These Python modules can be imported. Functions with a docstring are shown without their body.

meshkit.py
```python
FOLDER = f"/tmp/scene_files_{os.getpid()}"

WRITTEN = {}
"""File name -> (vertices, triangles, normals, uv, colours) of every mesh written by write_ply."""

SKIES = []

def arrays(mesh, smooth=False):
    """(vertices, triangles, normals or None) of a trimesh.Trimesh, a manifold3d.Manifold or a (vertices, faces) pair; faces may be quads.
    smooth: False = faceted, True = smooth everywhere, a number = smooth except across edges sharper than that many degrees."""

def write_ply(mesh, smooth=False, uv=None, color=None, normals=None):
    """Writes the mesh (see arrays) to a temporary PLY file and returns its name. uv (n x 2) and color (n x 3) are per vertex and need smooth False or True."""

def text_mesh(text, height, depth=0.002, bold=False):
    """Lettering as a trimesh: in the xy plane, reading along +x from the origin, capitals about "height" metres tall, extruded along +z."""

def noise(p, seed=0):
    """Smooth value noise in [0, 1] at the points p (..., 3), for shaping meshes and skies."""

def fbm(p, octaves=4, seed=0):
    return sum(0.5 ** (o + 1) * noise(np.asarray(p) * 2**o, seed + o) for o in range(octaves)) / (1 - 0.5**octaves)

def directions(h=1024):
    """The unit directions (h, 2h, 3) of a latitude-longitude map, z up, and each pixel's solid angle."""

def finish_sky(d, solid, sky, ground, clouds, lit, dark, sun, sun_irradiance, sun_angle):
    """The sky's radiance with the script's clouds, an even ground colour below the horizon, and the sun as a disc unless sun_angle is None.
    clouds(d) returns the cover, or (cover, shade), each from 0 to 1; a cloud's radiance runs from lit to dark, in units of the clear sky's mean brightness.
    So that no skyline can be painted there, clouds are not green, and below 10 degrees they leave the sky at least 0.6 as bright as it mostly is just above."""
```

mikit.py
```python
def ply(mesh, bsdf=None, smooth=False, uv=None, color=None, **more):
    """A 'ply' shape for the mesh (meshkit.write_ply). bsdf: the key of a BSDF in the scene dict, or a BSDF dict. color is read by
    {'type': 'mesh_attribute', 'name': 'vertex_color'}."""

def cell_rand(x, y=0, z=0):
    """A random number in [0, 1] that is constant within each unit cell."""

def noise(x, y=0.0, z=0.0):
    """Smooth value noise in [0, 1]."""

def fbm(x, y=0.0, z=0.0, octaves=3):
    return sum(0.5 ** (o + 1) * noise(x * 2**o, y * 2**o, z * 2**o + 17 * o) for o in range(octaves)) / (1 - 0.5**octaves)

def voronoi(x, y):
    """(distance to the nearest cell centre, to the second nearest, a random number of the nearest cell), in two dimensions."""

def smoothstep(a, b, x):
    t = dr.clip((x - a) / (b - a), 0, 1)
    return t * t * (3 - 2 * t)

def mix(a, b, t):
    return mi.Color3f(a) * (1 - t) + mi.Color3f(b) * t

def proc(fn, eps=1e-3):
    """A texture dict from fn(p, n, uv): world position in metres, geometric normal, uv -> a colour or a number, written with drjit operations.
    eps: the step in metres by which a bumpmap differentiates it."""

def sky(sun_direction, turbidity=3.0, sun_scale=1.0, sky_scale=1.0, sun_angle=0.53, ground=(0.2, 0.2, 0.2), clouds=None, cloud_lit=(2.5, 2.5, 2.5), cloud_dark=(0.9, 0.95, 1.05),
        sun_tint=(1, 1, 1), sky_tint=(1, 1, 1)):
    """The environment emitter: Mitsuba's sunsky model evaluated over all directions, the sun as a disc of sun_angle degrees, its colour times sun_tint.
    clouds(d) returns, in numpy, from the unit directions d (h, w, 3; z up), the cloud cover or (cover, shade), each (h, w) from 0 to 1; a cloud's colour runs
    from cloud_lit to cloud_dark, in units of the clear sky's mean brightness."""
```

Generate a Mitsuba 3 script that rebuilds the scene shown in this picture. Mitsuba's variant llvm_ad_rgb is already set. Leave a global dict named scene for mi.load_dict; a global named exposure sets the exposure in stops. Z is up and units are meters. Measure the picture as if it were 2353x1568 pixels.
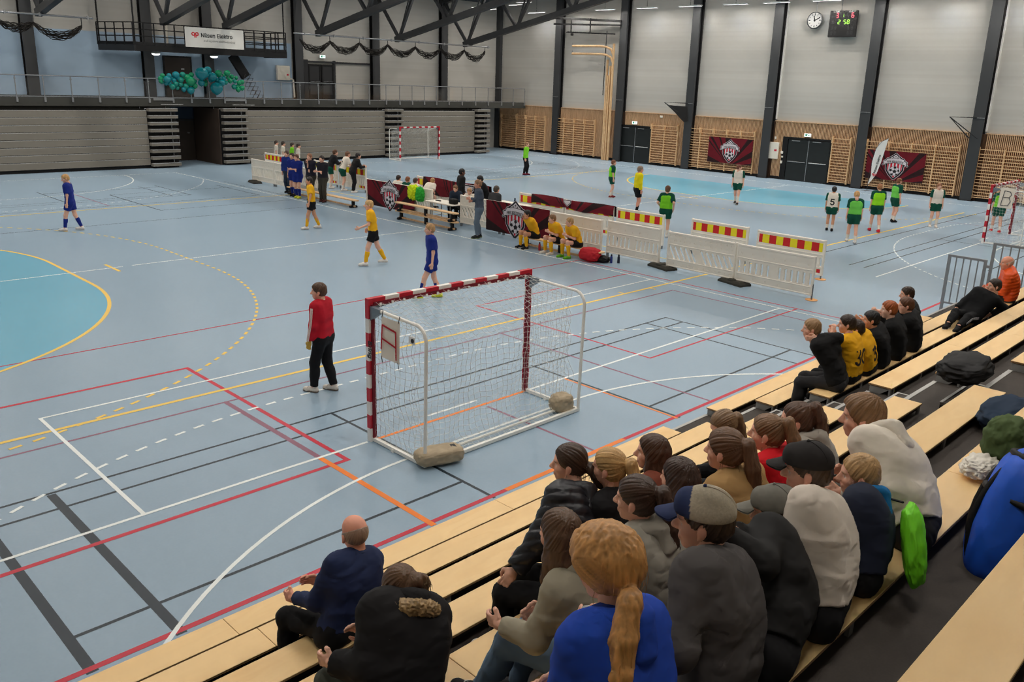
import math, random
import numpy as np, trimesh, shapely, drjit as dr, mitsuba as mi
from scipy.spatial import ConvexHull
from shapely.geometry import Polygon, box as sbox, LineString
import mikit, meshkit
from mikit import noise, fbm, cell_rand, smoothstep, mix, proc

scene, labels = {}, {}
# ------------------------------------------------------------------ camera, light, exposure
exposure = 0.18
CAM = np.array([-8.0883, -9.3929, 4.9607])
CR = np.array([0.70111215, -0.71222617, 0.03428752]); CD = np.array([-0.16954538, -0.21322035, -0.96218057]); CF = np.array([0.69260098, 0.66878319, -0.27024603])
FPX = 1936.57
scene['camera'] = {'type': 'perspective', 'fov': math.degrees(2 * math.atan(2353 / 2 / FPX)), 'fov_axis': 'x', 'near_clip': 0.05, 'far_clip': 500.0,
    'principal_point_offset_x': -0.016168, 'principal_point_offset_y': 0.032394,
    'to_world': mi.ScalarTransform4f().look_at(origin=CAM.tolist(), target=(CAM + CF).tolist(), up=(-CD).tolist())}
LAMP_RADIANCE = 150.0        # the hall's ceiling lamps, warm white
LAMP_TINT = (1.0, 0.94, 0.86)
LAMPS = [(x, y) for x in (-6, -0.5, 5, 10.5, 16, 21.5, 27, 32.5) for y in (-8, -2, 4, 10, 16, 22, 28, 34)]

# ------------------------------------------------------------------ helpers
rng = np.random.default_rng(7)
def lin(c):
    c = np.asarray(c, float) / 255.0
    return np.where(c < 0.04045, c / 12.92, ((c + 0.055) / 1.055) ** 2.4)
def L(*c): return [float(v) for v in lin(c)]
_seen, _n = set(), {}
def numbered(k):
    if k not in _seen:
        _seen.add(k); return k
    while True:
        _n[k] = _n.get(k, 0) + 1
        q = f'{k}_{_n[k]:03d}'
        if q not in _seen:
            _seen.add(q); return q
def say(k, label=None, cat=None, group=None, kind=None):
    d = {a: b for a, b in (('label', label), ('category', cat), ('group', group), ('kind', kind)) if b}
    if d: labels[k] = {**labels.get(k, {}), **d}
def thing(name, label=None, cat=None, group=None, kind=None):
    k = numbered(name); say(k, label, cat, group, kind); return k
def put(name, shape, m=None, parent=None, smooth=False, T=None, color=None, uv=None, **tag):
    k = numbered(parent + '__' + name if parent else name)
    d = dict(shape) if isinstance(shape, dict) else mikit.ply(shape, m, smooth, uv=uv, color=color)
    if T is not None:
        d['to_world'] = mi.ScalarTransform4f(np.asarray(T, float).tolist()) if not isinstance(T, mi.ScalarTransform4f) else T
    scene[k] = d
    say(k, **tag)
    return k
def pl(mesh, m, smooth=False, **kw): return mikit.ply(mesh, m, smooth, **kw)
def TR(x=0, y=0, z=0, rz=0, s=1.0):
    c, n = math.cos(math.radians(rz)), math.sin(math.radians(rz))
    s = np.broadcast_to(s, (3,))
    return np.array([[c * s[0], -n * s[1], 0, x], [n * s[0], c * s[1], 0, y], [0, 0, s[2], z], [0, 0, 0, 1.0]])
def mat(key, rgb, rough=0.6, spec=0.4, metal=0.0, bump=None, **more):
    c = rgb if isinstance(rgb, dict) else {'type': 'rgb', 'value': L(*rgb)}
    b = {'type': 'principled', 'base_color': c, 'roughness': rough, 'specular': spec, 'metallic': metal, **more}
    if bump: b = {'type': 'bumpmap', 'tex': bump[0], 'scale': bump[1], 'bsdf': b}
    scene[key] = {'type': 'twosided', 'bsdf': b}
    return key
def pmat(key, fn, rough=0.6, spec=0.4, **more): return mat(key, proc(fn), rough, spec, **more)
def box(c, s):
    v = np.array([[x, y, z] for x in (-.5, .5) for y in (-.5, .5) for z in (-.5, .5)]) * np.asarray(s) + np.asarray(c)
    f = np.array([[0, 1, 3], [0, 3, 2], [4, 6, 7], [4, 7, 5], [0, 4, 5], [0, 5, 1], [2, 3, 7], [2, 7, 6], [0, 2, 6], [0, 6, 4], [1, 5, 7], [1, 7, 3]])
    return trimesh.Trimesh(v, f, process=False)
def bx(x0, x1, y0, y1, z0, z1): return box(((x0 + x1) / 2, (y0 + y1) / 2, (z0 + z1) / 2), (abs(x1 - x0), abs(y1 - y0), abs(z1 - z0)))
def hull(p):
    p = np.asarray(p, float); h = ConvexHull(p); f = h.simplices.copy()
    c = p.mean(0); n = np.cross(p[f[:, 1]] - p[f[:, 0]], p[f[:, 2]] - p[f[:, 0]])
    bad = (n * (p[f].mean(1) - c)).sum(1) < 0
    f[bad] = f[bad][:, ::-1]
    u, i = np.unique(f, return_inverse=True)
    return trimesh.Trimesh(p[u], i.reshape(f.shape), process=False)
def cbox(c, s, b=0.01):
    h = np.asarray(s, float) / 2; p = []
    for x in (-1, 1):
        for y in (-1, 1):
            for z in (-1, 1):
                for k in range(3):
                    q = h.copy(); q = q - b; q[k] = h[k]
                    p.append(q * (x, y, z))
    return hull(np.array(p) + np.asarray(c))
def join(*ms):
    ms = [m for q in ms for m in (q if isinstance(q, (list, tuple)) else [q])]
    return trimesh.util.concatenate(ms) if len(ms) > 1 else ms[0]
def tube(pts, r, sides=8, closed=False, caps=True):
    p = np.asarray(pts, float); n = len(p)
    t = np.gradient(p, axis=0) if not closed else np.roll(p, -1, 0) - np.roll(p, 1, 0)
    t /= np.linalg.norm(t, axis=1, keepdims=True) + 1e-12
    a = np.zeros_like(p); ref = np.array([0, 0, 1.0]) if abs(t[0, 2]) < .9 else np.array([1.0, 0, 0])
    for i in range(n):
        ref = ref - t[i] * (ref @ t[i]); ref /= np.linalg.norm(ref) + 1e-12; a[i] = ref
    b = np.cross(t, a); g = np.arange(sides) * 2 * np.pi / sides
    r = np.broadcast_to(r, (n,))
    v = p[:, None] + r[:, None, None] * (np.cos(g)[None, :, None] * a[:, None] + np.sin(g)[None, :, None] * b[:, None])
    m = n if closed else n - 1
    i, j = np.meshgrid(np.arange(m), np.arange(sides), indexing='ij'); i2 = (i + 1) % n; j2 = (j + 1) % sides
    f = np.stack([i * sides + j, i * sides + j2, i2 * sides + j2, i2 * sides + j], -1).reshape(-1, 4)
    f = np.vstack([f[:, [0, 1, 2]], f[:, [0, 2, 3]]]); v = v.reshape(-1, 3)
    if caps and not closed:
        v = np.vstack([v, p[[0]], p[[-1]]]); k = np.arange(sides); k2 = (k + 1) % sides; e = (n - 1) * sides
        f = np.vstack([f, np.stack([k * 0 + n * sides, k2, k], 1), np.stack([k * 0 + n * sides + 1, e + k, e + k2], 1)])
    return trimesh.Trimesh(v, f, process=False)
def rod(a, b, r, sides=8): return tube([a, b], r, sides)
def bar(a, b, w, h, up=(0, 0, 1)):
    a, b = np.asarray(a, float), np.asarray(b, float); t = (b - a) / np.linalg.norm(b - a)
    s = np.cross(t, up); s /= np.linalg.norm(s); u = np.cross(s, t)
    v = np.array([q + s * i * w / 2 + u * j * h / 2 for q in (a, b) for i, j in ((-1, -1), (1, -1), (1, 1), (-1, 1))])
    f = [[0, 2, 1], [0, 3, 2], [4, 5, 6], [4, 6, 7]] + [x for i in range(4) for x in ([i, (i + 1) % 4, (i + 1) % 4 + 4], [i, (i + 1) % 4 + 4, i + 4])]
    return trimesh.Trimesh(v, np.array(f), process=False)
def extr(poly, h, engine='earcut'):
    return join([trimesh.creation.extrude_polygon(g, h, engine=engine) for g in getattr(poly, 'geoms', [poly]) if g.area > 1e-9])
def flat(poly, z=0.0):
    v, f = [], []; at = 0
    for g in getattr(poly, 'geoms', [poly]):
        if g.is_empty or g.area < 1e-9: continue
        q, t = trimesh.creation.triangulate_polygon(g, engine='earcut'); v.append(np.c_[q, np.full(len(q), z)]); f.append(np.asarray(t) + at); at += len(q)
    return trimesh.Trimesh(np.vstack(v), np.vstack(f), process=False)
def lathe(prof, n=24):
    return trimesh.creation.revolve(np.asarray(prof, float), sections=n)
def frame(o, ex, ey, ez):
    M = np.eye(4); M[:3, 0], M[:3, 1], M[:3, 2], M[:3, 3] = ex, ey, ez, o
    return M
def moved(m, M):
    m = m.copy(); m.apply_transform(M); return m
def text(t, h, d=0.003, bold=True): return meshkit.text_mesh(t, h, d, bold)
def centred(m):
    m = m.copy(); b = m.bounds; m.apply_translation([-(b[0, 0] + b[1, 0]) / 2, -(b[0, 1] + b[1, 1]) / 2, 0]); return m
# ------------------------------------------------------------------ materials of the hall
pmat('m_floor', lambda p, n, uv: mix(L(138, 161, 180), L(147, 169, 186), fbm(p.x * .35, p.y * .35) * .7 + noise(p.x * 60, p.y * 60) * .3), rough=.34, spec=.45)
pmat('m_area', lambda p, n, uv: mix(L(104, 168, 193), L(112, 176, 200), fbm(p.x * .4, p.y * .4)), rough=.36, spec=.45)
LC = dict(white=(236, 240, 238), red=(196, 42, 62), maroon=(140, 92, 112), orange=(240, 128, 40), black=(34, 46, 56), yellow=(238, 200, 96))
for k, c in LC.items(): mat('m_line_' + k, c, .4, .4)
pmat('m_wall', lambda p, n, uv: mix(L(178, 175, 168), L(186, 184, 178), noise(p.z * 11, 0, 0) * .6 + fbm(p.x * .5, p.y * .5, p.z * .5) * .4), rough=.5, spec=.3)
pmat('m_wallblue', lambda p, n, uv: mix(L(158, 182, 205), L(166, 188, 208), fbm(p.x * .4, p.y * .4, p.z * .4)), rough=.55, spec=.3)
mat('m_dark', (44, 45, 47), .55, .35); mat('m_steel', (52, 54, 56), .45, .4, .2); mat('m_black', (18, 18, 19), .6, .3); mat('m_ceil', (62, 68, 74), .8, .2)
mat('m_column', (58, 60, 62), .5, .35)
def woodfn(a, b, fx, fy, fz):
    return lambda p, n, uv: mix(L(*a), L(*b), smoothstep(.25, .8, fbm(p.x * fx + 5, p.y * fy, p.z * fz, 4)))
pmat('m_slat', woodfn((214, 178, 140), (188, 150, 112), 9, 23, 1.5), .55, .3)
pmat('m_slatback', woodfn((92, 66, 48), (72, 50, 36), 3, 3, 1), .8, .2)
pmat('m_pine', woodfn((232, 196, 150), (216, 176, 130), 12, 12, 7), .5, .3)
mat('m_alu', (150, 152, 154), .35, .5, .6); mat('m_white', (232, 230, 224), .5, .4); mat('m_cream', (236, 230, 216), .5, .4)
mat('m_panel', (122, 117, 107), .6, .3); mat('m_greypanel', (66, 66, 62), .7, .3)
scene['m_glass'] = {'type': 'thindielectric', 'int_ior': 1.45}
mat('m_lampbody', (205, 205, 200), .5, .4)
# ------------------------------------------------------------------ floor and its court lines
XW, YW, X0, Y0 = 38.0, 39.3, -12.0, -13.0
put('floor', bx(X0, XW + .3, Y0, YW + .3, -.2, 0), 'm_floor', kind='structure', label='blue sports hall floor with coloured court lines')
def wide(pts, w): return LineString(pts).buffer(w / 2, cap_style=2, join_style=2)
ZL = dict(black=.0012, maroon=.0016, orange=.0024, red=.002, yellow=.0028, white=.0032)
def line(col, w, pts, label=None):
    put('court_line', flat(wide(pts, w), ZL[col]), 'm_line_' + col, 'floor', label=label or f'{col} court line painted on the blue floor')
def dashes(col, w, pts, a=.17, gap=.14, off=0.0):
    s = LineString(pts); d, g = off, []
    while d < s.length:
        q = [s.interpolate(t) for t in np.linspace(d, min(d + a, s.length), 3)]
        g.append(LineString([(p.x, p.y) for p in q]).buffer(w / 2, cap_style=2)); d += a + gap
    put('dashed_line', flat(shapely.union_all(g), ZL[col]), 'm_line_' + col, 'floor', label=f'dashed {col} arc painted on the blue floor')
def dee(cx, gy, r, s, half=1.5, lo=-90, hi=90):
    """the handball arc of radius r before a goal at (cx, gy) that opens to s (+1: +y)"""
    A = [(cx - half + r * math.cos(t), gy + s * r * math.sin(t)) for t in np.linspace(math.pi, math.pi / 2, 36)]
    return A + [(cx + half + r * math.cos(t), gy + s * r * math.sin(t)) for t in np.linspace(math.pi / 2, 0, 36)]
def rot(pts, gx, cy, s): return [(gx + s * (y), cy + x) for x, y in pts]
for cx in (0, 25.5):
    line('white', .05, [(cx + 10, -2.7), (cx + 10, 33), (cx - 10, 33)]); line('white', .05, [(cx - 10, 13), (cx - .1, 13)]); line('white', .05, [(cx + .12, 13), (cx + 7.6, 13)]); line('white', .05, [(cx + 7.75, 13), (cx + 10, 13)])
    line('white', .05, dee(cx, -7, 6, 1)[12:-12]); line('white', .05, dee(cx, 33, 6, -1))
    D = [q for q in dee(cx, -7, 9, 1) if q[1] > -2.6 and abs(q[0] - cx) < 10]; dashes('white', .05, D)
    dashes('white', .05, [q for q in dee(cx, 33, 9, -1) if abs(q[0] - cx) < 9.97])
    line('white', .05, [(cx - .5, 0), (cx + .5, 0)]); line('white', .05, [(cx - .5, 26), (cx + .5, 26)])
    line('white', .05, [(cx - 10, -.2), (cx + (-1.74 if cx == 0 else -1.1), -.2)]); line('white', .05, [(cx + (1.48 if cx == 0 else 2.2), -.2), (cx + 10, -.2)])
    for s in (1, -1):                                  # badminton courts, near and mirrored at the far end
        f = lambda y: y if s > 0 else 26 - y
        q = lambda pts: [(cx + x, f(y)) for x, y in pts]
        line('black', .045, q([(-9, 1.04), (7.13, 1.04), (7.13, -2.55)])); line('black', .045, q([(-9, .58), (7.1, .58)])); line('black', .045, q([(6.4, 1.04), (6.4, -2.55)]))
        line('black', .045, q([(-6.2, -2), (-1.54, -2)])); line('black', .045, q([(2.45, -2), (7.13, -2)])); line('black', .045, q([(2.43, .66), (2.43, -2.6)]))
        line('black', .045, q([(-1.54, 1.04), (-1.54, -2.6)]))
        line('maroon' if s > 0 and cx == 0 else 'black', .045, q([(-9, 2.48), (9.44, 2.48), (9.44, -1.5)])); line('maroon', .045, q([(3.4, 2.46), (3.42, -2.5)])); line('maroon', .045, q([(.46, -.3), (.46, -2.5)]))
        if cx == 0:
            r = 'red' if s > 0 else 'black'
            line(r, .04, q([(-9, 6.41), (10.3, 6.41), (10.3, -2.5)])); line(r, .045, q([(10.24, 4.4), (4.48, 4.4), (4.48, -.5), (10.3, -.5)]))
            if s > 0: line('red', .07, q([(-9, 4.38), (-2.28, 4.38), (-2.28, -.5), (-9, -.5)]))
line('maroon', .08, [(-2.52, 2.46), (-2.52, -.2)]); line('orange', .08, [(-2.52, -.2), (-2.52, -2.62)]); line('black', .1, [(-5.46, 1.0), (-5.46, -2.6)]); line('black', .1, [(-6.23, 6), (-6.23, -2.6)])
line('red', .07, [(-10, -2.54), (-1.29, -2.54)]); line('orange', .08, [(-1.29, -2.54), (1.1, -2.54)]); line('red', .07, [(1.1, -2.54), (14, -2.54)]); line('orange', .04, [(2.37, -.2), (2.37, -2.6)])
line('orange', .06, [(-1.62, -.2), (1.37, -.2)], 'orange goal line between the posts'); line('white', .05, [(-4.8, 3.57), (10, 3.57)]); line('white', .05, [(-4.82, 3.59), (-4.84, -.2)])
GA = [(-7.36, 32.64)]
for gx, s in ((-7.36, 1), (32.64, -1)):
    A = rot([(x, y) for x, y in dee(0, 0, 6, 1)], gx, 13, s)
    put('goal_area', flat(Polygon(A), .0008), 'm_area', 'floor', label='turquoise goal area with a yellow border on the blue floor')
    line('yellow', .08, A); dashes('yellow', .06, rot(dee(0, 0, 9, 1), gx, 13, s), .17, .15)
    line('yellow', .08, [(gx + 7 * s, 12.5), (gx + 7 * s, 13.5)])
line('yellow', .08, [(-7.36, 3), (32.64, 3)]); line('yellow', .08, [(-7.36, 23), (32.64, 23)]); line('yellow', .05, [(12.64, 3), (12.64, 23)]); line('yellow', .06, [(8.14, 3), (8.14, 3.2)]); line('yellow', .06, [(9.15, 2.8), (9.15, 3)])
# ------------------------------------------------------------------ walls, ceiling, columns
put('wall_right', join(bx(XW, XW + .3, Y0, YW + .3, 0, 16.5)), 'm_wall', kind='structure', label='grey panel wall behind the wooden wainscot on the right')
put('wall_back', bx(X0, XW, YW, YW + .3, 0, 12), 'm_wall', kind='structure', label='grey panel wall behind the gallery')
put('blue_panel', bx(X0, 20.4, YW - .05, YW, 3.5, 6.75), 'm_wallblue', 'wall_back', label='pale blue lower part of the wall behind the gallery')
put('wall_near', bx(X0, XW, Y0 - .3, Y0, 0, 12), 'm_wall', kind='structure', label='grey wall behind the near grandstand'); put('wall_left', bx(X0 - .3, X0, Y0, YW, 0, 16.5), 'm_wall', kind='structure', label='grey panel wall at the left end of the hall')
def roofz(y): return 10.3 + .19 * (26.15 - abs(y - 13.15)) + .15
zr, ze = roofz(13.15), roofz(YW)
for i, (ya, yb) in enumerate(((Y0 - .3, 13.15), (13.15, YW + .3))):
    za, zb = roofz(ya), roofz(yb)
    v = np.array([[x, y, z + t] for x in (X0 - .3, XW + .3) for y, z in ((ya, za), (yb, zb)) for t in (0, .3)])
    put('ceiling' if i == 0 else 'ceiling_001', hull(v), 'm_ceil', kind='structure', label='dark sloping hall ceiling')
col_y = (4.58, 10.25, 15.95, 21.45, 27.03, 32.8)
for i, y in enumerate(col_y):
    t = thing('steel_column', f'dark steel column on the right wall, {["nearest","second","third","fourth","fifth","sixth"][i]} from the near end', 'column', 'dark columns of the right wall')
    put('shaft', bx(37.62, 38, y - .14, y - .02, 0, 13.2), 'm_column', t); put('shaft', bx(37.9, 38, y - .27, y + .27, 0, 13.2), 'm_black', t); put('flange', bx(37.56, 37.62, y - .27, y + .27, 0, 13.2), 'm_column', t)
    put('joint_plate', bx(37.54, 37.56, y - .27, y + .27, 4.02, 4.05), 'm_alu', t)
    put('base_plate', bx(37.5, 38, y - .33, y + .33, 0, .03), 'm_black', t)
for i, x in enumerate((5.75, 11.55, 14.95, 20.75, 26.5, 32.4)):
    t = thing('gallery_column', f'dark steel column on the back wall, {["leftmost","second from the left","third from the left","third from the right corner","second from the right corner","nearest the right corner"][i]}', 'column', 'dark columns of the back wall')
    put('shaft', bx(x - .07, x + .07, 38.95, YW - .05, 0, 11.4), 'm_column', t); put('flange', bx(x - .27, x + .27, 38.88, 38.95, 0, 11.4), 'm_column', t); put('flange', bx(x - .27, x + .27, YW - .1, YW - .05, 0, 11.4), 'm_black', t)
t = thing('corner_column', 'dark steel column in the far right corner', 'column'); put('shaft', bx(37.75, 38, 38.85, 39.3, 0, 11.4), 'm_column', t)
t = thing('wall_rail', 'pale vertical rail beside a column of the right wall', 'rail', 'pale wall rails'); 
put('profile', bx(37.93, 38, 4.22, 4.3, 3.4, 12), 'm_white', t)
t = thing('wall_rail', 'pale vertical rail left of the wall clock', 'rail', 'pale wall rails'); put('profile', bx(37.93, 38, 15.58, 15.66, 3.4, 12), 'm_white', t)
# roof trusses: bottom chord that rises towards the ridge, web members in V pairs
TX = (5.65, 11.5, 14.9, 20.7, 26.5, 32.3)
for i, x in enumerate(TX):
    t = thing('roof_truss', f'dark steel roof truss, {["leftmost","second from the left","third from the left","fourth from the left","fifth from the left","rightmost"][i]} under the ceiling', 'roof truss', 'dark steel roof trusses')
    zc = lambda y: 7.36 + .2 * (36.5 - y); zt = lambda y: roofz(y) - .35
    for s in (0, 1):
        Y = (lambda y: y) if s == 0 else (lambda y: 26.3 - y)
        put('bottom_chord', bar((x, Y(36.7), zc(36.7)), (x, Y(13.15), zc(13.15)), .3, .34), 'm_steel', t)
        put('top_chord', bar((x, Y(39.2), zt(39.2)), (x, Y(13.15), zt(13.15)), .3, .3), 'm_steel', t)
        for j, (yb, yt) in enumerate(((36.4, 38.9), (36.4, 34.2), (31.6, 34.2), (31.6, 29.2), (26.8, 29.2), (26.8, 24.4), (22, 24.4), (22, 19.6), (17.2, 19.6), (17.2, 14.8))):
            put('web_member', bar((x, Y(yb), zc(yb)), (x, Y(yt), zt(yt)), .16, .16, (1, 0, 0)), 'm_steel', t)
        for yb in (36.4, 31.6, 26.8, 22): put('tie_rod', bar((x, Y(yb), zc(yb)), (x + .5, Y(yb - .9), zt(yb - .9)), .09, .09, (1, 0, 0)), 'm_steel', t)
# ------------------------------------------------------------------ ceiling lamps
body = pl(bx(-.8, .8, -.11, .11, 0, .07), 'm_lampbody')
lampm = flat(sbox(-.76, -.08, .76, .08), -.004); lampm.faces = lampm.faces[:, ::-1]
def lamp(x, y, z, rz=0, label='white linear ceiling lamp under the dark roof', rad=None, s=1):
    t = thing('ceiling_lamp', label, 'lamp', 'linear ceiling lamps')
    put('housing', body, parent=t, T=TR(x, y, z, rz, s))
    d = pl(lampm, 'm_white'); r = LAMP_RADIANCE if rad is None else rad
    d['emitter'] = {'type': 'area', 'radiance': {'type': 'rgb', 'value': [r * c for c in LAMP_TINT]}}
    put('diffuser', d, parent=t, T=TR(x, y, z, rz, s)); put('suspension', rod((x, y, z + .07), (x, y, roofz(y)), .01, 5), 'm_steel', t)
for x, y in LAMPS: lamp(x, y, 9.5 + .16 * (26.15 - abs(y - 13.15)), 90)
for y in (34.2, 31.1, 28.0, 24.6, 21.4, 18.3, 15.7, 12.8, 9.7, 6.6, 3.5, .4): lamp(36.75, y, 9.66, 90, 'white linear lamp hanging close to the right wall', LAMP_RADIANCE * .8)
for x, y, z in ((33.2, 31.9, 9.95), (33.9, 33.4, 9.9), (34.2, 29.0, 10.25), (33.0, 35.0, 9.6), (31.9, 34.9, 9.65)): lamp(x, y, z, 90, 'small linear lamp high under the far roof corner', 10, .8)
# ------------------------------------------------------------------ the folded grandstand below the gallery
FY = 35.45
mat('m_tread', (196, 198, 198), .35, .5, .3); mat('m_brown', (74, 62, 54), .7, .3); mat('m_door', (54, 46, 40), .6, .3); mat('m_navy', (52, 66, 82), .7, .3)
pmat('m_standpanel', lambda p, n, uv: mix(L(124, 118, 108), L(134, 128, 118), fbm(p.x * .6, p.z * 3)), .55, .35)
def stand(x0, x1, stairs, label):
    t = thing('folded_grandstand', label, 'grandstand')
    put('plinth', bx(x0, x1, FY + .12, FY + 1.6, 0, .14), 'm_black', t); put('carcass', bx(x0, x1, FY + .1, FY + 1.7, .14, 2.93), 'm_black', t); put('top_board', bx(x0, x1, FY + .75, FY + .8, 2.93, 3.3), 'm_greypanel', t)
    xs = [x0] + [v for s in stairs for v in s] + [x1]
    for a, b in zip(xs[::2], xs[1::2]):
        if b - a < .05: continue
        for k in range(8):
            z = .16 + k * .347
            put('board', cbox(((a + b) / 2, FY + .04, z + .16), (b - a - .01, .1, .318), .012), 'm_standpanel', t); put('edge_strip', bx(a, b, FY, FY + .02, z + .318, z + .333), 'm_tread', t)
    for a, b in stairs:
        for k in range(9):
            z = .12 + k * .347
            put('step', join(cbox(((a + b) / 2, FY - .12, z + .05), (b - a - .03, .34, .15), .01)), 'm_standpanel', t); put('tread_nosing', bx(a + .02, b - .02, FY - .31, FY - .02, z + .126, z + .142), 'm_tread', t)
            if k: put('step_bracket', bx(b - .28, b - .25, FY - .02, FY + .05, z - .2, z + .1), 'm_alu', t)
        for k, (dz, dy) in enumerate(((2.99, .3), (3.15, .6))):
            put('stair_frame', tube([(a + .02 - k * .12, FY + dy, dz - .17), (a + .02 - k * .12, FY + dy, dz), (b - .14 - k * .12, FY + dy, dz), (b - .14 - k * .12, FY + dy, dz - .17)], .022, 5), 'm_alu', t)
    return t
stand(X0 + .05, 11.32, [(9.8, 11.3)], 'long grey folded grandstand left of the dark niche below the gallery')
t2 = stand(13.75, 33.5, [(13.76, 15.2), (24.62, 25.9), (32.25, 33.48)], 'long grey folded grandstand behind the far goal below the gallery')
put('side_wall', bx(13.68, 13.76, FY + .15, 38.6, 0, 3.0), 'm_brown', t2)
put('niche_wall', bx(11.3, 15.2, 38.8, 38.86, 0, 3.15), 'm_navy', 'wall_back', label='dark blue wall of the niche below the gallery')
d = thing('door_1', 'dark brown door in the niche below the gallery', kind='structure')
put('leaf', bx(12.62, 14.06, 38.74, 38.8, 0, 2.2), 'm_door', d); put('frame', join(bx(12.52, 12.62, 38.72, 38.82, 0, 2.3), bx(14.06, 14.16, 38.72, 38.82, 0, 2.3), bx(12.52, 14.16, 38.72, 38.82, 2.2, 2.3)), 'm_dark', d); put('handle', rod((12.78, 38.7, 1.0), (12.78, 38.7, 1.14), .02), 'm_alu', d); put('sign_plate', bx(13.3, 13.44, 38.73, 38.75, 1.5, 1.56), 'm_alu', d)
# ------------------------------------------------------------------ gallery
gal = thing('gallery', 'dark gallery deck that runs along the back wall', kind='structure')
put('deck', bx(X0, 37.6, 35.95, YW, 3.3, 3.48), 'm_dark', gal); put('fascia', bx(X0, 37.62, 35.87, 35.95, 3.1, 3.5), 'm_greypanel', gal); put('soffit', bx(15, 37.6, 36.4, YW, 3.12, 3.3), 'm_black', gal)
put('soffit_light', bx(24.6, 25.9, 36.0, 36.1, 3.26, 3.3), 'm_tread', gal)
rail = thing('gallery_railing', 'long gallery railing with steel posts and glass panes', 'railing')
PX_ = [X0 + .5 + .0] + [-10.3, -9.1, -7.9, -6.7, -5.5, -4.3, -3.1, -1.9, -.7, .5, 1.7, 2.9, 4.09, 5.28, 6.49, 7.74, 9.01, 10.16, 11.39, 12.37, 13.38, 14.22, 15.44, 16.57, 17.68, 18.89, 20.11, 21.31, 22.55, 23.74, 25.03, 26.1, 27.11, 28.11, 29.14, 30.24, 31.41, 32.65, 33.85, 35.16, 36.34, 37.5]
for x in PX_:
    put('post', join(bx(x - .02, x + .02, 35.84, 35.87, 3.3, 4.47), bx(x - .045, x + .045, 35.8, 35.9, 3.28, 3.5)), 'm_alu', rail)
    put('bracket', bx(x - .05, x + .05, 35.82, 35.86, 4.32, 4.36), 'm_alu', rail)
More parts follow.
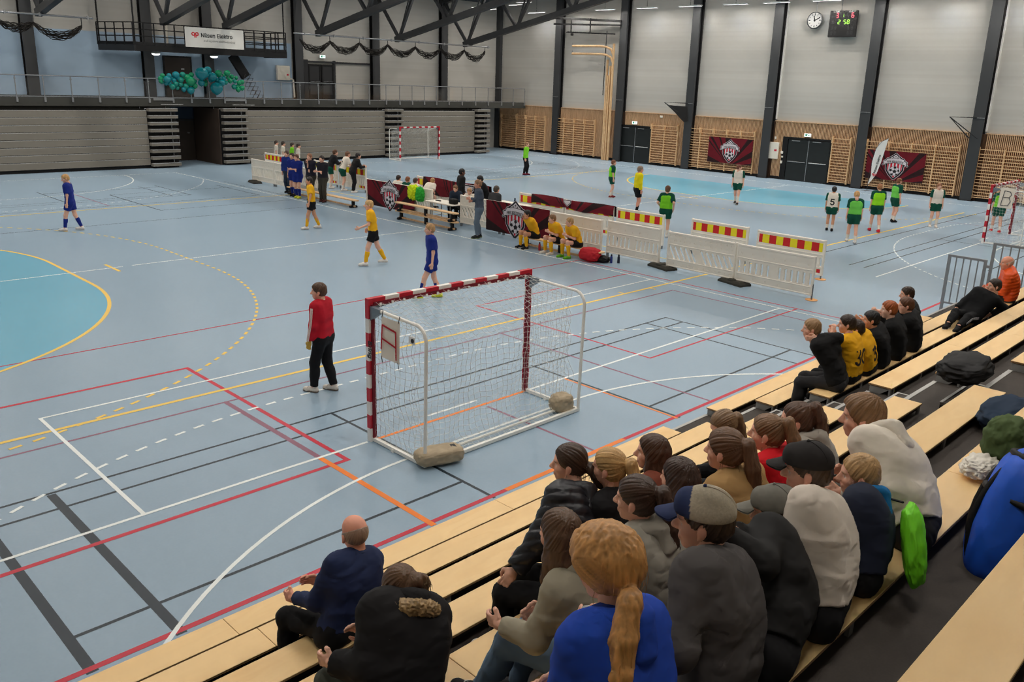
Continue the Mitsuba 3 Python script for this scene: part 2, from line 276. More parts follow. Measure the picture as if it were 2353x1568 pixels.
for a, b in zip(PX_, PX_[1:]):
    g = trimesh.Trimesh(np.array([(a + .05, 35.88, 3.56), (b - .05, 35.88, 3.56), (b - .05, 35.88, 4.36), (a + .05, 35.88, 4.36)]), np.array([[0, 1, 2], [0, 2, 3]]), process=False)
    put('glass_pane', g, 'm_glass', rail)
put('handrail', rod((X0 + .4, 35.855, 4.49), (37.5, 35.855, 4.49), .024), 'm_alu', rail); put('bottom_rail', bx(X0, 37.5, 35.86, 35.9, 3.52, 3.56), 'm_alu', rail); put('end_rail', rod((37.5, 35.855, 4.49), (37.5, YW - .5, 4.49), .024), 'm_alu', rail)
for a, b in ((10.3, 11.4), (14.22, 15.44)):
    g = thing('gallery_gate', 'steel kick board of the gallery above the stairs ' + ('left' if a < 12 else 'right') + ' of the niche', 'gate')
    put('board', bx(a + .05, b - .05, 35.8, 35.84, 3.4, 3.52), 'm_alu', g); put('step_edge', bx(a + .3, b + .35, 35.5, 35.56, 3.2, 3.225), 'm_tread', g)
# doors and fittings on the gallery wall
d = thing('door_2', 'dark brown door behind the green balloons', kind='structure')
put('leaf', bx(12.5, 13.95, 39.18, 39.25, 3.5, 5.62), 'm_door', d); put('sign_plate', bx(13.4, 13.58, 39.15, 39.18, 4.98, 5.05), 'm_alu', d); put('frame', join(bx(12.42, 12.5, 39.16, 39.25, 3.5, 5.7), bx(13.95, 14.03, 39.16, 39.25, 3.5, 5.7), bx(12.42, 14.03, 39.16, 39.25, 5.62, 5.7)), 'm_black', d)
d = thing('door_3', 'dark double door with glazed leaves on the gallery', kind='structure')
for k, (a, b) in enumerate(((21.5, 22.4), (22.45, 23.35))):
    lf = put('leaf', join(bx(a, a + .1, 39.14, 39.22, 3.5, 5.6), bx(b - .1, b, 39.14, 39.22, 3.5, 5.6), bx(a, b, 39.14, 39.22, 5.5, 5.6), bx(a, b, 39.14, 39.22, 3.5, 3.75), bx(a, b, 39.14, 39.22, 4.5, 4.6)), 'm_black', d)
    put('pane', bx(a + .1, b - .1, 39.17, 39.19, 3.75, 5.5), 'm_dark', lf); put('push_bar', rod((a + .1, 39.1, 4.55), (b - .1, 39.1, 4.55), .02), 'm_alu', lf)
put('frame', join(bx(21.2, 21.5, 39.16, 39.26, 3.5, 5.86), bx(23.35, 23.5, 39.16, 39.26, 3.5, 5.86), bx(21.2, 26.2, 39.16, 39.26, 5.7, 5.8)), 'm_dark', d); put('side_light', bx(20.95, 21.15, 39.18, 39.26, 3.6, 5.6), 'm_white', d)
def exitsign(P, ax, label):
    t = thing('exit_sign', label, 'exit sign'); x, y, z = P
    s = (.42, .08, .2) if ax == 'y' else (.08, .42, .2)
    put('case', cbox(P, s, .01), 'm_white', t)
    f = pl(box((x, y - .05, z), (.38, .01, .17)) if ax == 'y' else box((x - .05, y, z), (.01, .38, .17)), 'm_white'); f['emitter'] = {'type': 'area', 'radiance': {'type': 'rgb', 'value': [1.5, 2.9, 2.5]}}
    put('lit_face', f, parent=t)
    m = join(extr(Polygon([(-.12, -.05), (-.02, -.05), (-.02, .06), (-.12, .06)]), .004), extr(Polygon([(.02, -.015), (.08, -.015), (.08, -.04), (.14, 0), (.08, .04), (.08, .015), (.02, .015)]), .004), extr(shapely.Point(-.0, .03).buffer(.02), .004))
    M = frame((x, y - .056, z), (1, 0, 0), (0, 0, 1), (0, -1, 0)) if ax == 'y' else frame((x - .056, y, z), (0, -1, 0), (0, 0, 1), (-1, 0, 0))
    mat('m_exitgreen', (30, 140, 100), .5); put('pictogram', moved(m, M), 'm_exitgreen', t)
exitsign((22.5, 39.1, 6.08), 'y', 'lit green exit sign above the gallery double door')
def cabinet(c, s, label, ax):
    t = thing('wall_cabinet', label, 'cabinet'); x, y, z = c
    put('door_panel', cbox(c, s, .015), 'm_cream', t)
    if ax == 'y': put('sticker', box((x + s[0] * .3, y - s[1] / 2 - .004, z - .1), (.12, .006, .1)), 'm_line_red', t); put('pipe', tube([(x + s[0] / 2, y, z - s[2] / 2 + .1), (x + s[0] / 2 + .25, y, z - s[2] / 2 + .05), (x + s[0] / 2 + .3, y, 3.55)], .06, 8), 'm_cream', t)
    else: put('sticker', box((x - s[0] / 2 - .004, y - s[1] * .3, z + .02), (.006, .16, .1)), 'm_line_red', t)
cabinet((19.7, 39.1, 5.0), (.86, .2, .86), 'cream hose cabinet on the gallery wall above the railing', 'y')
# ------------------------------------------------------------------ technical platform with railing, hung from the roof
pf = thing('suspended_platform', 'dark suspended platform with railings above the gallery', 'platform')
PY0, PY1, PZ = 36.3, 38.8, 6.1
put('deck', join(bx(9.85, 18.35, PY0 + .1, PY1, PZ - .08, PZ), hull([(x, y, z) for z in (PZ - .08, PZ) for x, y in ((9.0, PY1), (9.85, PY0 + .1), (9.85, PY1))])), 'm_dark', pf)
put('edge_beam', bx(9.8, 18.4, PY0, PY0 + .1, PZ - .28, PZ + .06), 'm_black', pf)
put('side_beam', hull(np.array([(8.95, PY1, z) for z in (PZ - .28, PZ + .06)] + [(9.05, PY1, z) for z in (PZ - .28, PZ + .06)] + [(9.8, PY0, z) for z in (PZ - .28, PZ + .06)] + [(9.9, PY0, z) for z in (PZ - .28, PZ + .06)])), 'm_steel', pf); put('edge_beam', bx(18.3, 18.4, PY0, PY1, PZ - .28, PZ + .06), 'm_black', pf)
for a, b, n in (((8.95, PY1), (9.8, PY0), 4), ((9.8, PY0), (12.45, PY0), 5), ((15.75, PY0), (18.35, PY0), 4), ((18.35, PY0), (18.35, PY1), 3), ((12.45, PY0), (15.75, PY0), 2), ((15.9, PY1), (18.35, PY1), 4)):
    for k in range(n + 1):
        q = np.array(a) + (np.array(b) - a) * k / n; put('rail_post', bx(q[0] - .025, q[0] + .025, q[1] - .025, q[1] + .025, PZ, PZ + 1.1), 'm_black', pf)
    for h in (1.1, .78, .45): put('rail', rod((*a, PZ + h), (*b, PZ + h), .024, 6), 'm_black', pf)
    put('kick_board', bar((*a, PZ + .1), (*b, PZ + .1), .02, .14), 'm_black', pf)
for x, y in ((9.9, 36.4), (18.3, 36.4), (9.0, 38.7)): put('hanger', rod((x, y, PZ), (x, y, roofz(y)), .04, 6), 'm_black', pf)
put('hanger', rod((11.9, 37.2, PZ), (11.9, 37.2, 7.4), .06, 8), 'm_cream', pf)
lx = thing('access_ladder', 'dark folding ladder with safety cage below the platform', 'ladder')
put('stringer', bar((15.6, 37.4, 5.85), (16.35, 37.4, 4.7), .5, .22, (0, 1, 0)), 'm_black', lx)
for s in (0, 1):
    for k in range(2):
        P0 = np.array([16.15 + .3 * s, 37.2 + .5 * k, 4.8]); P1 = np.array([16.95 + .3 * s, 37.2 + .5 * k, 3.55])
        q = [P0 + (P1 - P0) * u + np.array([.1, 0, .06]) * ((-1) ** i) for i, u in enumerate(np.linspace(0, 1, 12))]
        put('cage_bar', tube(q, .018, 5), 'm_dark', lx)
for u in np.linspace(.05, .95, 7): P = np.array([16.15, 37.2, 4.8]) + u * np.array([.8, 0, -1.25]); put('rung', rod(P, P + (.3, .5, 0), .018, 5), 'm_dark', lx)
dl = pl(lathe([(0, 0), (.2, 0), (.24, .03), (.2, .07), (0, .07)], 20), 'm_white', 30)
for x in (11.28, 14.48):
    t = thing('round_lamp', 'round white ceiling lamp below the suspended platform, ' + ('left' if x < 13 else 'right') + ' one', 'lamp', 'round lamps below the platform'); put('base', dl, parent=t, T=TR(x, 37.3, 5.75)); put('stem', rod((x, 37.3, 5.8), (x, 37.3, 6.03), .03), 'm_white', t)
    e = pl(lathe([(0, -.1), (.1, -.09), (.18, -.05), (.21, 0)], 20), 'm_white', True); e['emitter'] = {'type': 'area', 'radiance': {'type': 'rgb', 'value': [22, 22, 21]}}; put('lens', e, parent=t, T=TR(x, 37.3, 5.745))
# the sponsor banner on the platform railing
sb = thing('sponsor_banner', 'pale banner with red mark and dark lettering on the platform railing', 'banner')
put('cloth', bx(12.45, 15.75, PY0 - .04, PY0 - .03, PZ + .05, PZ + 1.06), 'm_white', sb)
Mb = frame((13.3, PY0 - .045, PZ + .58), (1, 0, 0), (0, 0, 1), (0, -1, 0)); mat('m_redmark', (190, 40, 50), .6); mat('m_ink', (30, 32, 36), .6)
put('lettering', moved(text('Nilsen Elektro', .2), Mb), 'm_ink', sb); mat('m_greyink', (150, 148, 142), .7); put('small_lettering', moved(text('små og store elektrooppdrag', .095), frame((13.45, PY0 - .045, PZ + .36), (1, 0, 0), (0, 0, 1), (0, -1, 0))), 'm_greyink', sb)
ring = lambda x, y, r: shapely.Point(x, y).buffer(r).difference(shapely.Point(x, y).buffer(r * .45))
mk = shapely.union_all([ring(-.1, .1, .1), ring(.1, .1, .1), sbox(-.05, -.08, 0, .1), sbox(.02, -.08, .07, .1)])
put('mark', moved(extr(mk, .004), frame((13.0, PY0 - .045, PZ + .62), (1, 0, 0), (0, 0, 1), (0, -1, 0))), 'm_redmark', sb)
t = thing('plywood_box', 'pale plywood box on the suspended platform', 'box'); put('body', cbox((16.15, 38.1, 6.51), (.7, .5, .8), .02), 'm_pine', t)
# balloons
mat('m_teal', (0, 118, 128), .22, .6, clearcoat=.5); mat('m_tealgreen', (6, 128, 112), .22, .6, clearcoat=.5); mat('m_bgreen', (0, 128, 84), .22, .6, clearcoat=.5)
bal = lathe([(0, -1.12), (.05, -1.1), (.03, -1.05), (.12, -1.0), (.45, -.82), (.78, -.52), (.95, -.15), (1.0, .15), (.93, .45), (.75, .72), (.45, .92), (.2, .99), (0, 1.0)], 20)
BP = {c: pl(bal, m, True) for c, m in (('t', 'm_teal'), ('m', 'm_tealgreen'), ('g', 'm_bgreen'))}
BAL = [(12.74,4.8,0.337,'t'),(13.49,4.06,0.331,'t'),(13.36,4.65,0.25,'t'),(13.22,4.99,0.204,'t'),(13.78,4.84,0.194,'g'),(14.26,4.87,0.173,'g'),(11.49,4.7,0.188,'t'),(11.85,4.73,0.144,'m'),(10.98,4.46,0.186,'t'),(10.82,4.64,0.131,'g'),(10.68,4.49,0.131,'g'),(12.18,4.4,0.246,'g'),(11.73,4.45,0.166,'m'),(11.37,4.42,0.132,'t'),(12.78,4.33,0.181,'t'),(13.05,4.29,0.147,'g'),(12.19,3.93,0.202,'t'),(11.83,3.98,0.134,'t'),(11.55,4.04,0.111,'m'),(11.26,4.1,0.154,'m'),(11.43,4.25,0.133,'m'),(11.72,4.22,0.144,'m'),(11.98,4.14,0.156,'m'),(12.42,4.17,0.157,'g'),(11.16,4.25,0.121,'t'),(10.96,4.26,0.11,'t'),(13.91,4.36,0.195,'t'),(13.71,4.48,0.137,'t'),(14.07,4.58,0.138,'t'),(14.32,4.63,0.092,'g'),(14.59,4.69,0.127,'g'),(14.45,4.48,0.139,'g'),(14.7,4.46,0.116,'m'),(14.86,4.65,0.105,'g'),(14.97,4.38,0.14,'g'),(15.12,4.43,0.129,'g'),(14.68,4.17,0.14,'m'),(14.89,4.02,0.14,'g'),(15.1,4.11,0.14,'g'),(14.9,4.18,0.128,'g'),(14.21,4.38,0.115,'m'),(14.11,4.76,0.092,'g'),(13.14,4.45,0.079,'g'),(12.5,4.41,0.112,'m'),(10.67,4.36,0.109,'g'),(10.77,4.32,0.109,'m'),(11.18,4.48,0.099,'t'),(11.11,4.65,0.132,'t'),(11.3,4.55,0.099,'t'),(12.06,4.59,0.178,'g'),(12.3,4.73,0.134,'g'),(13.37,4.47,0.114,'t'),(11.59,4.56,0.122,'t'),(13.88,4.6,0.115,'t')]
cn = {'t': 'teal', 'm': 'teal green', 'g': 'dark green'}
for i, (x, z, r, c) in enumerate(BAL):
    lab = ('biggest teal balloon at the top of the gallery garland', 'big round teal balloon hanging lowest at the middle of the garland')[i] if i < 2 else f'{"large" if r > .19 else "medium" if r > .13 else "small"} {cn[c]} balloon in the {"left" if x < 12.1 else "middle" if x < 13.95 else "right"} part of the gallery garland'
    put('balloon', BP[c], T=TR(x, 35.72 - r - (.14 if i in (0, 1) else 0) - .05 * (i % 3), z + .0, (i * 67) % 360, r * .97), label=lab, cat='balloon', group='balloons of the gallery garland')
# ------------------------------------------------------------------ gathered safety nets on their rods
mat('m_net', (40, 38, 36), .9, .1)
def swag(x0, x1, zt, sag, y):
    n = 40; u = np.linspace(0, 1, n); x = x0 + (x1 - x0) * u; z = zt - sag * 4 * u * (1 - u)
    w = .05 + .13 * np.sin(np.pi * u) ** .7; ms = []
    for k in range(9):                                  # the gathered folds
        o = (k - 4) / 4.0; ph = rng.uniform(0, 6)
        ms.append(tube(np.c_[x, y + .09 * np.sin(u * 19 + ph) * w / .15, z - w * (o + 1) * 1.1 + .02 * np.sin(u * 31 + ph)], .016 + .012 * (1 - abs(o)), 5))
    for k in range(38):
        i = rng.integers(2, n - 4); ms.append(tube([(x[i], y, z[i]), (x[i] + .03, y - .05, z[i] - w[i] * 1.4), (x[i] + .09, y + .04, z[i] - w[i] * 2.2)], .007, 3))
    return join(ms)
for lab, xa, xb, pts in (('dark gathered safety net on a rod right of the platform', 18.7, 34.0, [(19.1, 6.9), (21.1, 6.95), (23.2, 6.95), (25.3, 6.95), (27.5, 6.97), (29.6, 6.95), (31.7, 6.97), (33.6, 6.93)]), ('dark gathered safety net on a rod at the far left', -8, 7.85, [(-6, 6.85), (-3.6, 6.85), (-1.2, 6.85), (1.2, 6.85), (3.75, 6.85), (5.2, 6.93), (7.3, 6.82)])):
    t = thing('safety_net', lab, 'net'); y = 36.0
    put('rod', rod((xa, y, 7.22), (xb, y, 7.22), .045, 8), 'm_alu', t)
    for (a, za), (b, zb) in zip(pts, pts[1:]): put('net_swag', swag(a, b, (za + zb) / 2, .36 if b - a > 1.6 else .12, y), 'm_net', t)
    for a, za in pts: put('strap', rod((a, y, za - .05), (a, y, 7.25), .02, 5), 'm_dark', t); put('clamp', box((a + .3, y, 7.22), (.06, .13, .16)), 'm_alu', t)
    for x in TX:
        if xa < x < xb: put('hanger', rod((x, y, 7.25), (x, 36.4, 7.5), .03, 6), 'm_steel', t)
# ------------------------------------------------------------------ wooden wainscot on the right wall
bays = [(-13, 4.2), (4.95, 9.85), (10.65, 15.6), (16.3, 21.1), (21.8, 26.65), (27.4, 32.45), (33.15, 38.8)]
HOLE = [(12.05, 14.72), (24.45, 27.0)]
wn = put('wainscot', bx(37.9, 38, Y0, 38.8, 0, 3.28), 'm_slatback', kind='structure', label='slatted wooden wainscot along the right wall')
for (a, b) in bays:
    s = []
    for y in np.arange(a + .03, b, .085):
        z0 = next((2.44 for h in HOLE if h[0] - .06 < y < h[1] + .06), .16)
        s.append(bx(37.84, 37.9, y - .022, y + .022, z0, 3.28))
    put('slats', join(s), 'm_slat', wn, kind='stuff', label='narrow vertical oak slats of one wainscot bay'); put('cap_board', bx(37.8, 38, a, b, 3.28, 3.32), 'm_slat', wn); put('skirting', bx(37.87, 37.99, a, b, 0, .16), 'm_black', wn)
def hall_door(y0, y1, label, n):
    d = thing(n, label, kind='structure')
    put('frame', join(bx(37.82, 37.95, y0 - .08, y0, 0, 2.45), bx(37.82, 37.95, y1, y1 + .32, 0, 2.45), bx(37.82, 37.95, y0, y1, 2.35, 2.45)), 'm_black', d)
    m = (y0 + y1) / 2 - .02
    for k, (a, b) in enumerate(((y0 + .02, m - .015), (m + .015, y1 - .02))):
        lf = put('leaf', bx(37.86, 37.92, a, b, .03, 2.33), 'm_doorleaf', d)
        put('push_bar', rod((37.8, a + .08, 1.08), (37.8, b - .1, 1.08), .028, 8), 'm_tread' if k == 0 else 'm_alu', lf); put('closer', box((37.82, (a + b) / 2 + .15, 2.26), (.06, .5, .05)), 'm_alu', lf)
        if k: put('edge_strip', bx(37.84, 37.87, a - .02, a + .02, .05, 2.32), 'm_alu', lf)
mat('m_doorleaf', (30, 34, 34), .45, .4)
hall_door(12.1, 14.65, 'black double door in the right wall below the scoreboard', 'door_4'); hall_door(24.47, 26.95, 'black double door in the right wall near the far corner', 'door_5')
exitsign((37.78, 13.46, 2.62), 'x', 'lit green exit sign above the black double door below the scoreboard'); exitsign((37.78, 25.75, 2.62), 'x', 'lit green exit sign above the far black double door')
cabinet((37.8, 16.0 - .45, 1.62), (.16, .76, .95), 'cream wall cabinet left of the black double door below the scoreboard', 'x')
for i, (y, z, a, b) in enumerate(((14.95, 1.55, .14, .16), (14.9, 1.3, .1, .1), (14.93, 1.0, .12, .16), (16.03, 1.2, .09, .16), (15.45, 2.35, .1, .14))):
    put('wall_switch', cbox((37.81, y, z), (.06, a, b), .008), 'm_cream', label=f'small cream switch box on the wainscot, {["upper one beside the black door","middle one beside the black door","lowest one beside the black door","on the side of the column","above the cream cabinet"][i]}', cat='switch', group='switch boxes on the wainscot')
# ------------------------------------------------------------------ wall bars
rung_cache = {}
def wallbars(y0, y1, n, label):
    t = thing('wall_bars', label, 'wall bars', 'wooden wall bars of the right wall'); w = (y1 - y0) / n
    for k in range(n + 1):
        y = y0 + k * w; put('upright', join(bx(37.7, 37.82, y - .03, y + .03, .12, 2.66 if k in (0, n) else 2.6), bx(37.62, 37.72, y - .03, y + .03, 2.3, 2.62)), 'm_pine', t)
    for k in range(n):
        key = round(w, 3)
        if key not in rung_cache: rung_cache[key] = pl(bx(-.022, .022, 0, w - .06, -.018, .018), 'm_pine')
        for j in range(14): put('rung', rung_cache[key], parent=t, T=TR(37.72, y0 + k * w + .03, .3 + j * .155))
        put('rung', rung_cache[key], parent=t, T=TR(37.66, y0 + k * w + .03, 2.55)); put('foot_rail', rung_cache[key], parent=t, T=TR(37.72, y0 + k * w + .03, .2))
wallbars(33.9, 36.85, 3, 'three bay wooden wall bars in the far corner'); wallbars(36.85, 38.5, 1, 'wooden wall bars in the shade below the gallery')
wallbars(29.15, 33.0, 4, 'four bay wooden wall bars in the last full bay before the far corner'); wallbars(22.25, 24.3, 2, 'two bay wooden wall bars right of the far black door')
wallbars(16.75, 21.5, 5, 'five bay wooden wall bars behind the left crest banner'); wallbars(10.88, 11.93, 1, 'single bay wooden wall bars right of the black door below the scoreboard')
wallbars(5.25, 9.98, 4, 'wide wooden wall bars behind the feather flag'); wallbars(2.0, 4.36, 2, 'two bay wooden wall bars behind goal B')
# ------------------------------------------------------------------ crest banners
def bannerfn(p, n, uv):
    a = dr.atan2(uv.y + .12, uv.x); k = noise(a * 7.5, 3.1, 0); r = dr.sqrt(uv.x * uv.x + uv.y * uv.y)
    return mix(L(108, 22, 34), L(44, 24, 26), smoothstep(.46, .54, noise(a * 16 + 2.0, 1.3, 0))) * (.8 + .35 * fbm(uv.x * 3, uv.y * 3))
pmat('m_banner', bannerfn, .7, .2)
mat('m_crestwhite', (214, 206, 210), .6); mat('m_crestred', (188, 30, 48), .6); mat('m_crestblack', (24, 20, 22), .6)
shield = Polygon([(-.36, .1), (-.34, -.2), (-.2, -.42), (0, -.62), (.2, -.42), (.34, -.2), (.36, .1), (.3, .3), (0, .36), (-.3, .3)]).buffer(.02)
gable = Polygon([(-.34, .22), (-.3, .36), (-.1, .5), (0, .6), (.1, .5), (.3, .36), (.34, .22)])
ribbon = Polygon([(-.56, .04), (-.5, .12), (-.53, .22), (-.42, .26), (-.38, .36), (0, .4), (.38, .36), (.42, .26), (.53, .22), (.5, .12), (.56, .04), (.4, .1), (0, .18), (-.4, .1)])
def crest(t, M, h):
    """the shield with ribbon, stars, stripes and football, h metres tall, in the frame M"""
    S = np.diag([h / 1.1, h / 1.24, 1, 1]); lay = lambda poly, z, m, n: put(n, moved(extr(poly, .002), M @ S @ frame((0, 0, z), (1, 0, 0), (0, 1, 0), (0, 0, 1))), m, t)
    outline = shapely.union_all([shield.buffer(.05), gable.buffer(.05), ribbon.buffer(.03)])
    lay(outline.buffer(.02), .001, 'm_crestwhite', 'crest_edge'); lay(outline, .003, 'm_crestblack', 'crest_outline'); lay(shapely.union_all([shield.buffer(-.02), gable]), .005, 'm_crestwhite', 'crest_field')
    st = shapely.union_all([sbox(x, -.7, x + .08, .3) for x in (-.36, -.2, -.04, .12, .28)]).intersection(shield.buffer(-.035))
    ball = shapely.Point(0, -.26).buffer(.235).intersection(shield.buffer(-.04))
    lay(st.difference(ball), .007, 'm_crestred', 'crest_stripes'); lay(ball.buffer(.012), .008, 'm_crestblack', 'ball_outline'); lay(ball, .01, 'm_crestwhite', 'ball')
    pent = lambda x, y, r, a=0: Polygon([(x + r * math.sin(a + k * 2 * math.pi / 5), y + r * math.cos(a + k * 2 * math.pi / 5)) for k in range(5)])
    pp = shapely.union_all([pent(.03, -.28, .09)] + [pent(.03 + .2 * math.sin(q), -.28 + .2 * math.cos(q), .07, math.pi) for q in (0, 1.256, 2.51, 3.77, 5.03)] + [LineString([(.03 + .08 * math.sin(q), -.28 + .08 * math.cos(q)), (.03 + .15 * math.sin(q), -.28 + .15 * math.cos(q))]).buffer(.008) for q in (0, 1.256, 2.51, 3.77, 5.03)]).intersection(ball)
    lay(pp, .012, 'm_crestblack', 'ball_patches'); lay(ribbon.buffer(.018), .013, 'm_crestblack', 'ribbon_edge'); lay(ribbon, .015, 'm_crestwhite', 'ribbon')
    tx = centred(text('PER BREDESEN', .115)); k = .74 / (tx.bounds[1, 0] - tx.bounds[0, 0]); tx.apply_scale([k, .95, 1]); v = tx.vertices; v[:, 1] += .225 - .25 * v[:, 0] ** 2 - (v[:, 1] * 0); tx.vertices = v
    put('crest_lettering', moved(tx, M @ S @ frame((0, 0, .017), (1, 0, 0), (0, 1, 0), (0, 0, 1))), 'm_crestblack', t)
    star = lambda x, y, r: Polygon([(x + (r if k % 2 == 0 else r * .45) * math.sin(k * math.pi / 5), y + (r if k % 2 == 0 else r * .45) * math.cos(k * math.pi / 5)) for k in range(10)])
    lay(shapely.union_all([star(-.1, .44, .035), star(0, .49, .04), star(.1, .44, .035)]), .012, 'm_crestblack', 'stars')
def banner(label, M, w, h, ch, cu=0, cv=0, name='crest_banner', wav=.0):
    """cloth in the frame M (u right, v up, normal towards the viewer)"""
    t = thing(name, label, 'banner'); nx, ny = 24, 10
    u, v = np.meshgrid(np.linspace(-w / 2, w / 2, nx), np.linspace(-h / 2, h / 2, ny), indexing='ij'); z = wav * (np.sin(u * 5 + v) * .5 + np.sin(u * 2.3 - v * 3) * .5)
    P = np.stack([u, v, z], -1).reshape(-1, 3); i, j = np.meshgrid(np.arange(nx - 1), np.arange(ny - 1), indexing='ij'); q = (i * ny + j).ravel(); f = np.vstack([np.c_[q, q + ny, q + ny + 1], np.c_[q, q + ny + 1, q + 1]])
    P2 = np.vstack([P, P - (0, 0, .006)]); f2 = np.vstack([f, f[:, ::-1] + len(P)])
    uvs = np.c_[u.ravel() / h, v.ravel() / h + .5]
    put('cloth', moved(trimesh.Trimesh(P2, f2, process=False), M), 'm_banner', t, True, uv=np.vstack([uvs, uvs]))
    if ch: crest(t, M @ frame((cu, cv, wav * 1.0 + .003), (1, 0, 0), (0, 1, 0), (0, 0, 1)), ch)
    return t
RW = lambda y, z, x=37.6: frame((x, y, z), (0, -1, 0), (0, 0, 1), (-1, 0, 0))
banner('dark red crest banner on the wall bars left of the cream cabinet', RW(18.28, 1.38), 3.05, 1.52, 1.25, .0, .0); banner('dark red crest banner on the wall bars behind the white feather flag', RW(8.3, 1.37), 3.05, 1.52, 1.25, 0, 0)
# feather flag
ff = thing('feather_flag', 'white feather flag with dark lettering in front of a crest banner', 'flag')
fp = Polygon([(0, 0), (.1, .5), (.02, 1.2), (.05, 1.9), (.28, 2.25), (.62, 2.42), (.5, 1.7), (.52, 1.1), (.45, .7), (.25, .25), (.02, -.28)]); FM = frame((36.9, 9.32, .62), (0, -1, 0), (0, 0, 1), (-1, 0, 0))
fo = Polygon([(-.0, -.3), (.12, .2), (.08, .9), (.16, 1.5), (.36, 1.95), (.78, 2.2), (.66, 1.5), (.56, .9), (.4, .3), (.2, -.05)])
put('cloth', moved(extr(fo, .008), FM), 'm_white', ff); put('pole', tube([(36.9, 9.3, .03), (36.9, 9.3, .8), (36.9, 9.24, 1.6), (36.9, 9.12, 2.25), (36.9, 8.86, 2.62), (36.9, 8.55, 2.8)], .014, 6), 'm_dark', ff); put('foot', join(bx(36.6, 37.2, 9.28, 9.32, 0, .03), bx(36.88, 36.92, 9.0, 9.6, 0, .03)), 'm_alu', ff)
tm = text('Nilsen Elektro', .11); put('lettering', moved(tm, frame((36.885, 8.98, .95), (0, -.17, .985), (0, .985, .17), (-1, 0, 0))), 'm_ink', ff); put('mark', moved(extr(mk, .004), FM @ frame((.27, .22, .012), (.55, -.1, 0), (.1, .55, 0), (0, 0, .5))), 'm_redmark', ff)
# ------------------------------------------------------------------ clock and scoreboard
ck = thing('wall_clock', 'round white wall clock on a drop arm beside the scoreboard', 'clock'); CKM = frame((37.72, 13.83, 8.77), (0, -1, 0), (0, 0, 1), (-1, 0, 0))
put('rim', moved(lathe([(0, -.06), (.42, -.06), (.45, -.04), (.45, .03), (.4, .05), (.4, .02), (0, .02)], 40), CKM), 'm_steel', ck, 30); put('dial', moved(extr(shapely.Point(0, 0).buffer(.4), .01), CKM @ frame((0, 0, .02), (1, 0, 0), (0, 1, 0), (0, 0, 1))), 'm_white', ck)
tick = [shapely.affinity.rotate(sbox(-.014 if k % 3 else -.022, .28 if k % 3 else .26, .014 if k % 3 else .022, .36), -30 * k, origin=(0, 0)) for k in range(12)]
put('hour_marks', moved(extr(shapely.union_all(tick), .004), CKM @ frame((0, 0, .031), (1, 0, 0), (0, 1, 0), (0, 0, 1))), 'm_ink', ck)
for nm, ang, ln, w in (('hour_hand', 347, .24, .03), ('minute_hand', 66, .34, .022)):
    put(nm, moved(extr(shapely.affinity.rotate(sbox(-w, -.07, w, ln), -ang, origin=(0, 0)), .004), CKM @ frame((0, 0, .036), (1, 0, 0), (0, 1, 0), (0, 0, 1))), 'm_black', ck)
put('drop_arm', rod((37.8, 13.83, 9.2), (37.8, 13.83, 11), .02, 6), 'm_alu', ck)
sc = thing('scoreboard', 'black electronic scoreboard with red and green digits on the right wall', 'scoreboard'); SM = frame((37.7, 12.18, 8.55), (0, -1, 0), (0, 0, 1), (-1, 0, 0))
put('case', moved(cbox((0, 0, 0), (1.52, 1.34, .16), .015), SM), 'm_black', sc)
def glow(name, m, col):
    d = pl(moved(m, SM), 'm_black'); d['emitter'] = {'type': 'area', 'radiance': {'type': 'rgb', 'value': col}}; put(name, d, parent=sc)
def seven(ch, w, h, th):
    on = {'0': 'abcdef', '1': 'bc', '2': 'abged', '3': 'abgcd', '5': 'afgcd', '6': 'afgedc', '8': 'abcdefg'}[ch]; H = h / 2
    seg = dict(a=sbox(th, h - th, w - th, h), d=sbox(th, 0, w - th, th), g=sbox(th, H - th / 2, w - th, H + th / 2), f=sbox(0, H + th / 3, th, h - th / 2), b=sbox(w - th, H + th / 3, w, h - th / 2), e=sbox(0, th / 2, th, H - th / 3), c=sbox(w - th, th / 2, w, H - th / 3))
    return shapely.union_all([seg[s] for s in on])
for nm, ch, x, y, w, h, col in (('home_score', '3', -.42, .3, .16, .26, (3.2, .22, .3)), ('guest_score', '6', .44, .3, .16, .26, (3.2, .22, .3)), ('period', '1', -.06, .33, .1, .16, (.6, 2.2, .15)), ('minutes', '2', -.28, -.02, .15, .24, (.7, 2.6, .15)), ('seconds', '5', .04, -.02, .15, .24, (.7, 2.6, .15)), ('seconds', '8', .23, -.02, .15, .24, (.7, 2.6, .15))):
    glow(nm, moved(extr(shapely.affinity.translate(seven(ch, w, h, .038), x, y), .006), frame((0, 0, .082), (1, 0, 0), (0, 1, 0), (0, 0, 1))), col)
for s, x in (('HOME', -.58), ('GUEST', .28)): put('lettering', moved(text(s, .085), SM @ frame((x, .575, .082), (1, 0, 0), (0, 1, 0), (0, 0, 1))), 'm_white', sc)
for x, y, s in ((-.62, .3, .15), (-.62, .0, .15), (-.62, -.3, .14), (-.42, -.3, .14), (-.62, -.55, .14), (-.42, -.55, .14), (.3, -.3, .14), (.5, -.3, .14), (.3, -.55, .14), (.5, -.55, .14)): put('dark_digit', moved(extr(seven('8', s * .75, s * 1.2, .028), .004), SM @ frame((x, y, .081), (1, 0, 0), (0, 1, 0), (0, 0, 1))), 'm_dark', sc)
for x in (-.3,): put('drop_arm', rod((37.8, 12.4, 9.2), (37.8, 12.4, 11), .02, 6), 'm_alu', sc)
